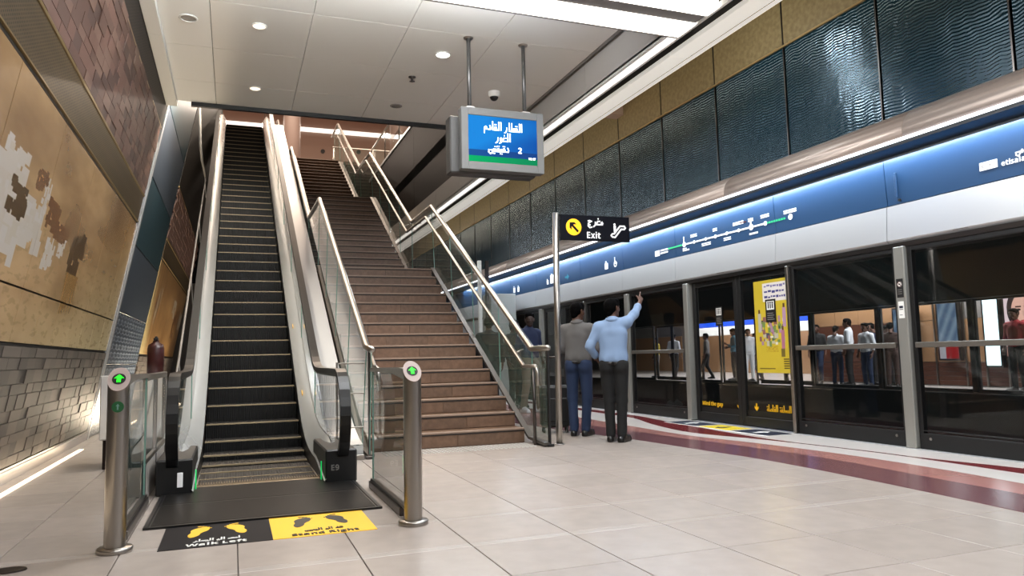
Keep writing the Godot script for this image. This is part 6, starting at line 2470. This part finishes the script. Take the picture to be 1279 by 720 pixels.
	# --- shoes
	for q in ["L", "R"]:
		st = begin(true)
		var an: Vector3 = p["ank" + q]
		var to: Vector3 = p["toe" + q]
		var dirn := (Vector3(to.x, 0, to.z) - Vector3(an.x, 0, an.z)).normalized()
		var heel := Vector3(an.x, max(an.y - 0.05, 0.035), an.z) - dirn * 0.035
		var fs := Field.new(heel.min(to) - Vector3(0.1, 0.06, 0.1), heel.max(to) + Vector3(0.1, 0.14, 0.1), 0.009 if fine else 0.016)
		fs.bone(heel, to, 0.042, 0.040, 0.02)
		fs.bone(an + dirn * 0.01, to.lerp(heel, 0.35) + Vector3(0, 0.012, 0), 0.046, 0.040, 0.03)
		fs.bone(heel + Vector3(0, -0.02, 0), to + Vector3(0, -0.02, 0) + dirn * 0.01, 0.043, 0.043, 0.01)
		fs.cut(Vector3(0, -1, 0), -(min(an.y - 0.085, 0.0) + 0.0) if an.y < 0.1 else -(an.y - 0.085))
		fs.mesh_into(st)
		place("shoe", finish(st), M[dress.get("shoes", "shoe")], t)
	return t

func build_people() -> void:
	head_fine = make_head(0.005)
	hair_fine = make_hair(0.006)
	head_coarse = make_head(0.010)
	hair_coarse = make_hair(0.011)
	# the man pointing at the route map
	var a := stand_pose()
	a.elR = Vector3(0.262, 1.575, -0.19)
	a.wrR = Vector3(0.315, 1.735, -0.385)
	a.handR = "point"
	a.palmR = Vector3(-0.5, -0.6, 0.2)
	a.dirR = Vector3(0.12, 0.72, -0.65).normalized()
	a.shR = Vector3(0.175, 1.46, -0.02)
	a.elL = Vector3(-0.29, 1.17, 0.05)
	a.wrL = Vector3(-0.20, 0.98, -0.12)
	a.look = -0.55
	a.tilt = 0.12
	a.kneeR = Vector3(0.085, 0.50, 0.0)
	a.ankR = Vector3(0.075, 0.085, 0.04)
	a.toeR = Vector3(0.13, 0.035, -0.14)
	a.ankL = Vector3(-0.065, 0.085, 0.0)
	a.kneeL = Vector3(-0.075, 0.50, -0.02)
	a.toeL = Vector3(-0.05, 0.035, -0.19)
	person("man in light blue shirt and black trousers, back turned, pointing up at the route map", Vector3(4.12, 0.0045, -7.65), -0.62, 1.635, a, {"shirt": "light_blue_shirt", "trousers": "black_trousers", "sleeve": 0.6, "hem": 0.95, "belt": true}, true)
	# the man in the grey shirt
	var b := stand_pose()
	b.elR = Vector3(0.25, 1.15, 0.01)
	b.wrR = Vector3(0.20, 1.05, -0.22)
	b.palmR = Vector3(-0.8, 0.2, 0.1)
	b.elL = Vector3(-0.25, 1.15, 0.03)
	b.wrL = Vector3(-0.12, 1.02, -0.20)
	b.handR = "hold"
	b.look = -0.45
	b.ankL = Vector3(-0.08, 0.085, 0.03)
	b.ankR = Vector3(0.07, 0.085, 0.0)
	b.toeR = Vector3(0.10, 0.035, -0.19)
	b.toeL = Vector3(-0.10, 0.035, -0.16)
	person("man in grey shirt and blue jeans, seen from behind beside a black suitcase", Vector3(4.04, 0.0045, -8.42), -0.72, 1.645, b, {"shirt": "grey_shirt", "trousers": "jeans", "sleeve": 0.45, "hem": 0.96, "belt": true}, true)
	# the man in the navy polo shirt, further along
	var c := stand_pose()
	c.wrL = Vector3(-0.26, 0.92, -0.02)
	c.look = -0.5
	c.kneeL = Vector3(-0.095, 0.50, -0.10)
	c.ankL = Vector3(-0.10, 0.085, -0.12)
	c.toeL = Vector3(-0.12, 0.035, -0.31)
	c.ankR = Vector3(0.10, 0.085, 0.10)
	c.toeR = Vector3(0.13, 0.035, -0.08)
	person("man in navy polo shirt and khaki trousers walking near the sign pole, face turned", Vector3(4.95, 0.0045, -12.3), -2.9, 1.76, c, {"shirt": "navy_shirt", "trousers": "khaki", "shoes": "white_shoe", "sleeve": 0.0, "hem": 0.94, "skin": "skin_dark", "eyes": true}, true)
	var d := stand_pose()
	d.look = 0.4
	person("dark clothed person half hidden behind the man in the navy polo shirt", Vector3(5.15, 0.0045, -13.6), -2.6, 1.70, d, {"shirt": "dark_cloth", "trousers": "dark_cloth", "sleeve": 0.9, "skin": "skin_dark"}, false)
	person("dark clothed person seen through the green glass of the stair railing", Vector3(4.15, 0.0045, -12.2), -0.3, 1.68, stand_pose(), {"shirt": "dark_cloth", "trousers": "dark_cloth", "sleeve": 0.9, "bulk": 1.15}, false)
	# across the tracks
	var walk := stand_pose()
	walk.kneeL = Vector3(-0.095, 0.51, -0.14)
	walk.ankL = Vector3(-0.10, 0.085, -0.14)
	walk.toeL = Vector3(-0.12, 0.035, -0.33)
	walk.ankR = Vector3(0.10, 0.10, 0.20)
	walk.toeR = Vector3(0.12, 0.04, 0.02)
	var phone := stand_pose()
	phone.elR = Vector3(0.24, 1.16, -0.02)
	phone.wrR = Vector3(0.12, 1.24, -0.24)
	phone.handR = "hold"
	phone.tilt = -0.35
	phone.elL = Vector3(-0.24, 1.15, 0.0)
	phone.wrL = Vector3(-0.10, 1.12, -0.22)
	for q in [["dark jacketed man across the tracks, leftmost of the far crowd", 16.2, -17.45, 2.2, 1.74, walk, "dark_cloth", "jeans"],
			["person in white shirt and jeans across the tracks, second of the far crowd", 16.0, -16.5, -1.2, 1.66, phone, "white_cloth", "jeans"],
			["tall person in pale shirt across the tracks, middle of the far crowd", 15.9, -15.95, 0.6, 1.84, stand_pose(), "white_cloth", "dark_cloth"],
			["person in white top and jeans across the tracks, right of the far post", 15.7, -15.15, 1.6, 1.68, stand_pose(), "white_cloth", "jeans"],
			["person in brown clothes bending forward in the far crowd across the tracks", 16.0, -14.62, -0.9, 1.66, phone, "brown_cloth", "brown_cloth"],
			["person in white across the tracks, beside the one in brown clothes", 16.5, -15.2, 2.8, 1.62, phone, "white_cloth", "dark_cloth"],
			["dark clothed person across the tracks, just left of the window post in the far crowd", 16.9, -16.1, 0.3, 1.72, phone, "dark_cloth", "dark_cloth"],
			["person in navy shirt across the tracks, between the two in white shirts", 16.4, -15.75, 2.9, 1.70, stand_pose(), "navy_shirt", "black_trousers"],
			["person in red shirt and dark trousers in front of the glowing portrait", 15.9, -11.25, 1.57, 1.80, stand_pose(), "red_shirt", "dark_cloth"],
			["person in teal shirt looking down at a phone across the tracks", 16.3, -21.5, 1.2, 1.80, phone, "teal_shirt", "dark_cloth"],
			["person all in white across the tracks, beside the one in teal", 16.0, -20.34, 2.5, 1.74, stand_pose(), "white_cloth", "white_cloth"],
			["person in white top behind the yellow poster door, far side", 16.5, -20.6, 1.0, 1.60, walk, "white_cloth", "jeans"],
			["person in grey shirt across the tracks, far left of the teal one", 16.5, -23.4, 0.8, 1.70, walk, "grey_shirt", "black_trousers"],
			["person in yellow top across the tracks, seen beyond the pointing man", 16.5, -26.9, 1.4, 1.66, stand_pose(), "yellow_cloth", "khaki"],
			["walking person in pale shirt and dark trousers across the tracks, near the one in yellow", 16.2, -25.1, -1.0, 1.74, walk, "white_cloth", "dark_cloth"]]:
		person(q[0], Vector3(q[1], 0, q[2]), q[3], q[4], q[5], {"shirt": q[6], "trousers": q[7], "sleeve": 0.5, "skin": "skin_brown"}, false, "people on the opposite platform")
	build_suitcase()

func build_suitcase() -> void:
	var t := thing("suitcase", "black wheeled suitcase standing behind the sign pole beside the man in jeans", "suitcase", Vector3(3.95, 0, -9.0))
	var turn := Basis(Vector3.UP, -0.3)
	var c := Vector3(3.95, 0, -9.0)
	var st := begin()
	box(st, c + Vector3(0, 0.34, 0), Vector3(0.38, 0.54, 0.24), 0.03, turn)
	obj("shell", st, M.luggage, t)
	st = begin()
	box(st, c + Vector3(0, 0.30, 0) + turn * Vector3(0, 0, 0.125), Vector3(0.30, 0.30, 0.03), 0.012, turn)
	obj("front_pocket", st, M.luggage, t)
	st = begin(true)
	for s in [-1, 1]:
		tube(st, [c + turn * Vector3(s * 0.10, 0.60, -0.08), c + turn * Vector3(s * 0.10, 0.98, -0.08)], 0.008, 8)
	tube(st, [c + turn * Vector3(-0.11, 0.98, -0.08), c + turn * Vector3(0.11, 0.98, -0.08)], 0.013, 8)
	obj("pull_handle", st, M.dark_steel, t)
	for s in [-1, 1]:
		for k in [-1, 1]:
			st = begin(true)
			var w := c + turn * Vector3(s * 0.15, 0.035, k * 0.09)
			lathe(st, [Vector2(0, -0.012), Vector2(0.03, -0.012), Vector2(0.035, -0.006), Vector2(0.035, 0.006), Vector2(0.03, 0.012), Vector2(0, 0.012)], w, 14, turn * Basis(Vector3.BACK, PI * 0.5))
			tube(st, [w, w + Vector3(0, 0.05, 0)], 0.012, 6)
			obj("wheel", st, M.rubber, t)

# ------------------------------------------------------------------ all of it
func _ready() -> void:
	rng.seed = 11
	camera_and_light()
	make_materials()
	var pl := mat("plate_metal", Color(0.17, 0.165, 0.16), 0.36, 0.6)
	pl.metallic_specular = 0.5
	mat("comb_metal", Color(0.42, 0.36, 0.27), 0.4, 0.7)
	mat("step_line", Color(0.56, 0.50, 0.39), 0.5)
	var sm := mat("step_metal", Color(0.018, 0.017, 0.017), 0.5, 0.2)
	var im := Image.create(16, 4, false, Image.FORMAT_RGB8)
	for y in 4:
		for x in 16:
			var v := 1.0 if x % 8 < 4 else 0.0
			im.set_pixel(x, y, Color(v, v, v))
	sm.heightmap_enabled = true
	sm.heightmap_texture = ImageTexture.create_from_image(im)
	sm.heightmap_scale = 0.6
	triplanar(sm, Vector3(22, 22, 22))
	mat("pale_steel", Color(0.80, 0.80, 0.80), 0.25, 0.35)
	mat("cladding", Color(0.46, 0.46, 0.455), 0.35, 0.5)
	mat("cap_metal", Color(0.68, 0.62, 0.60), 0.4, 0.3)
	mat("dark_red", Color(0.30, 0.05, 0.05), 0.35)
	mat("maroon_enamel", Color(0.20, 0.07, 0.065), 0.3)
	mat("navy_mat", Color(0.05, 0.08, 0.17), 0.5)
	mat("aluminium_post", Color(0.58, 0.575, 0.55), 0.36, 0.45)
	mat("bar_metal", Color(0.42, 0.40, 0.37), 0.4, 0.5)
	mat("grey_cabinet", Color(0.56, 0.57, 0.56), 0.5)
	mat("teal_print", Color(0.15, 0.55, 0.62), 0.5)
	mat("screen_grey", Color(0.36, 0.36, 0.355), 0.55, 0.0)
	mat("screen_back", Color(0.24, 0.235, 0.23), 0.5)
	mat("pole_metal", Color(0.36, 0.355, 0.35), 0.35, 0.6)
	mat("concourse_wall", Color(0.64, 0.55, 0.50), 0.6)
	mat("concourse_ceiling", Color(0.62, 0.44, 0.37), 0.5)
	mat("column_paint", Color(0.56, 0.48, 0.45), 0.5)
	mat("luggage", Color(0.02, 0.02, 0.022), 0.55)
	var bs := glow("blue_sign", Color(0.08, 0.28, 0.75), 0.5)
	bs.roughness = 0.4
	glow("light_box_white", Color(0.85, 0.97, 1.0), 1.3)
	build_floor()
	build_left_wall()
	build_right_wall()
	build_ceiling()
	build_concourse()
	build_opposite()
	build_stairs()
	build_escalator()
	build_screen_doors()
	build_gates()
	build_people()
	build_signs()
	build_ceiling_fittings()
	build_fascia_prints()
	build_floor_prints()
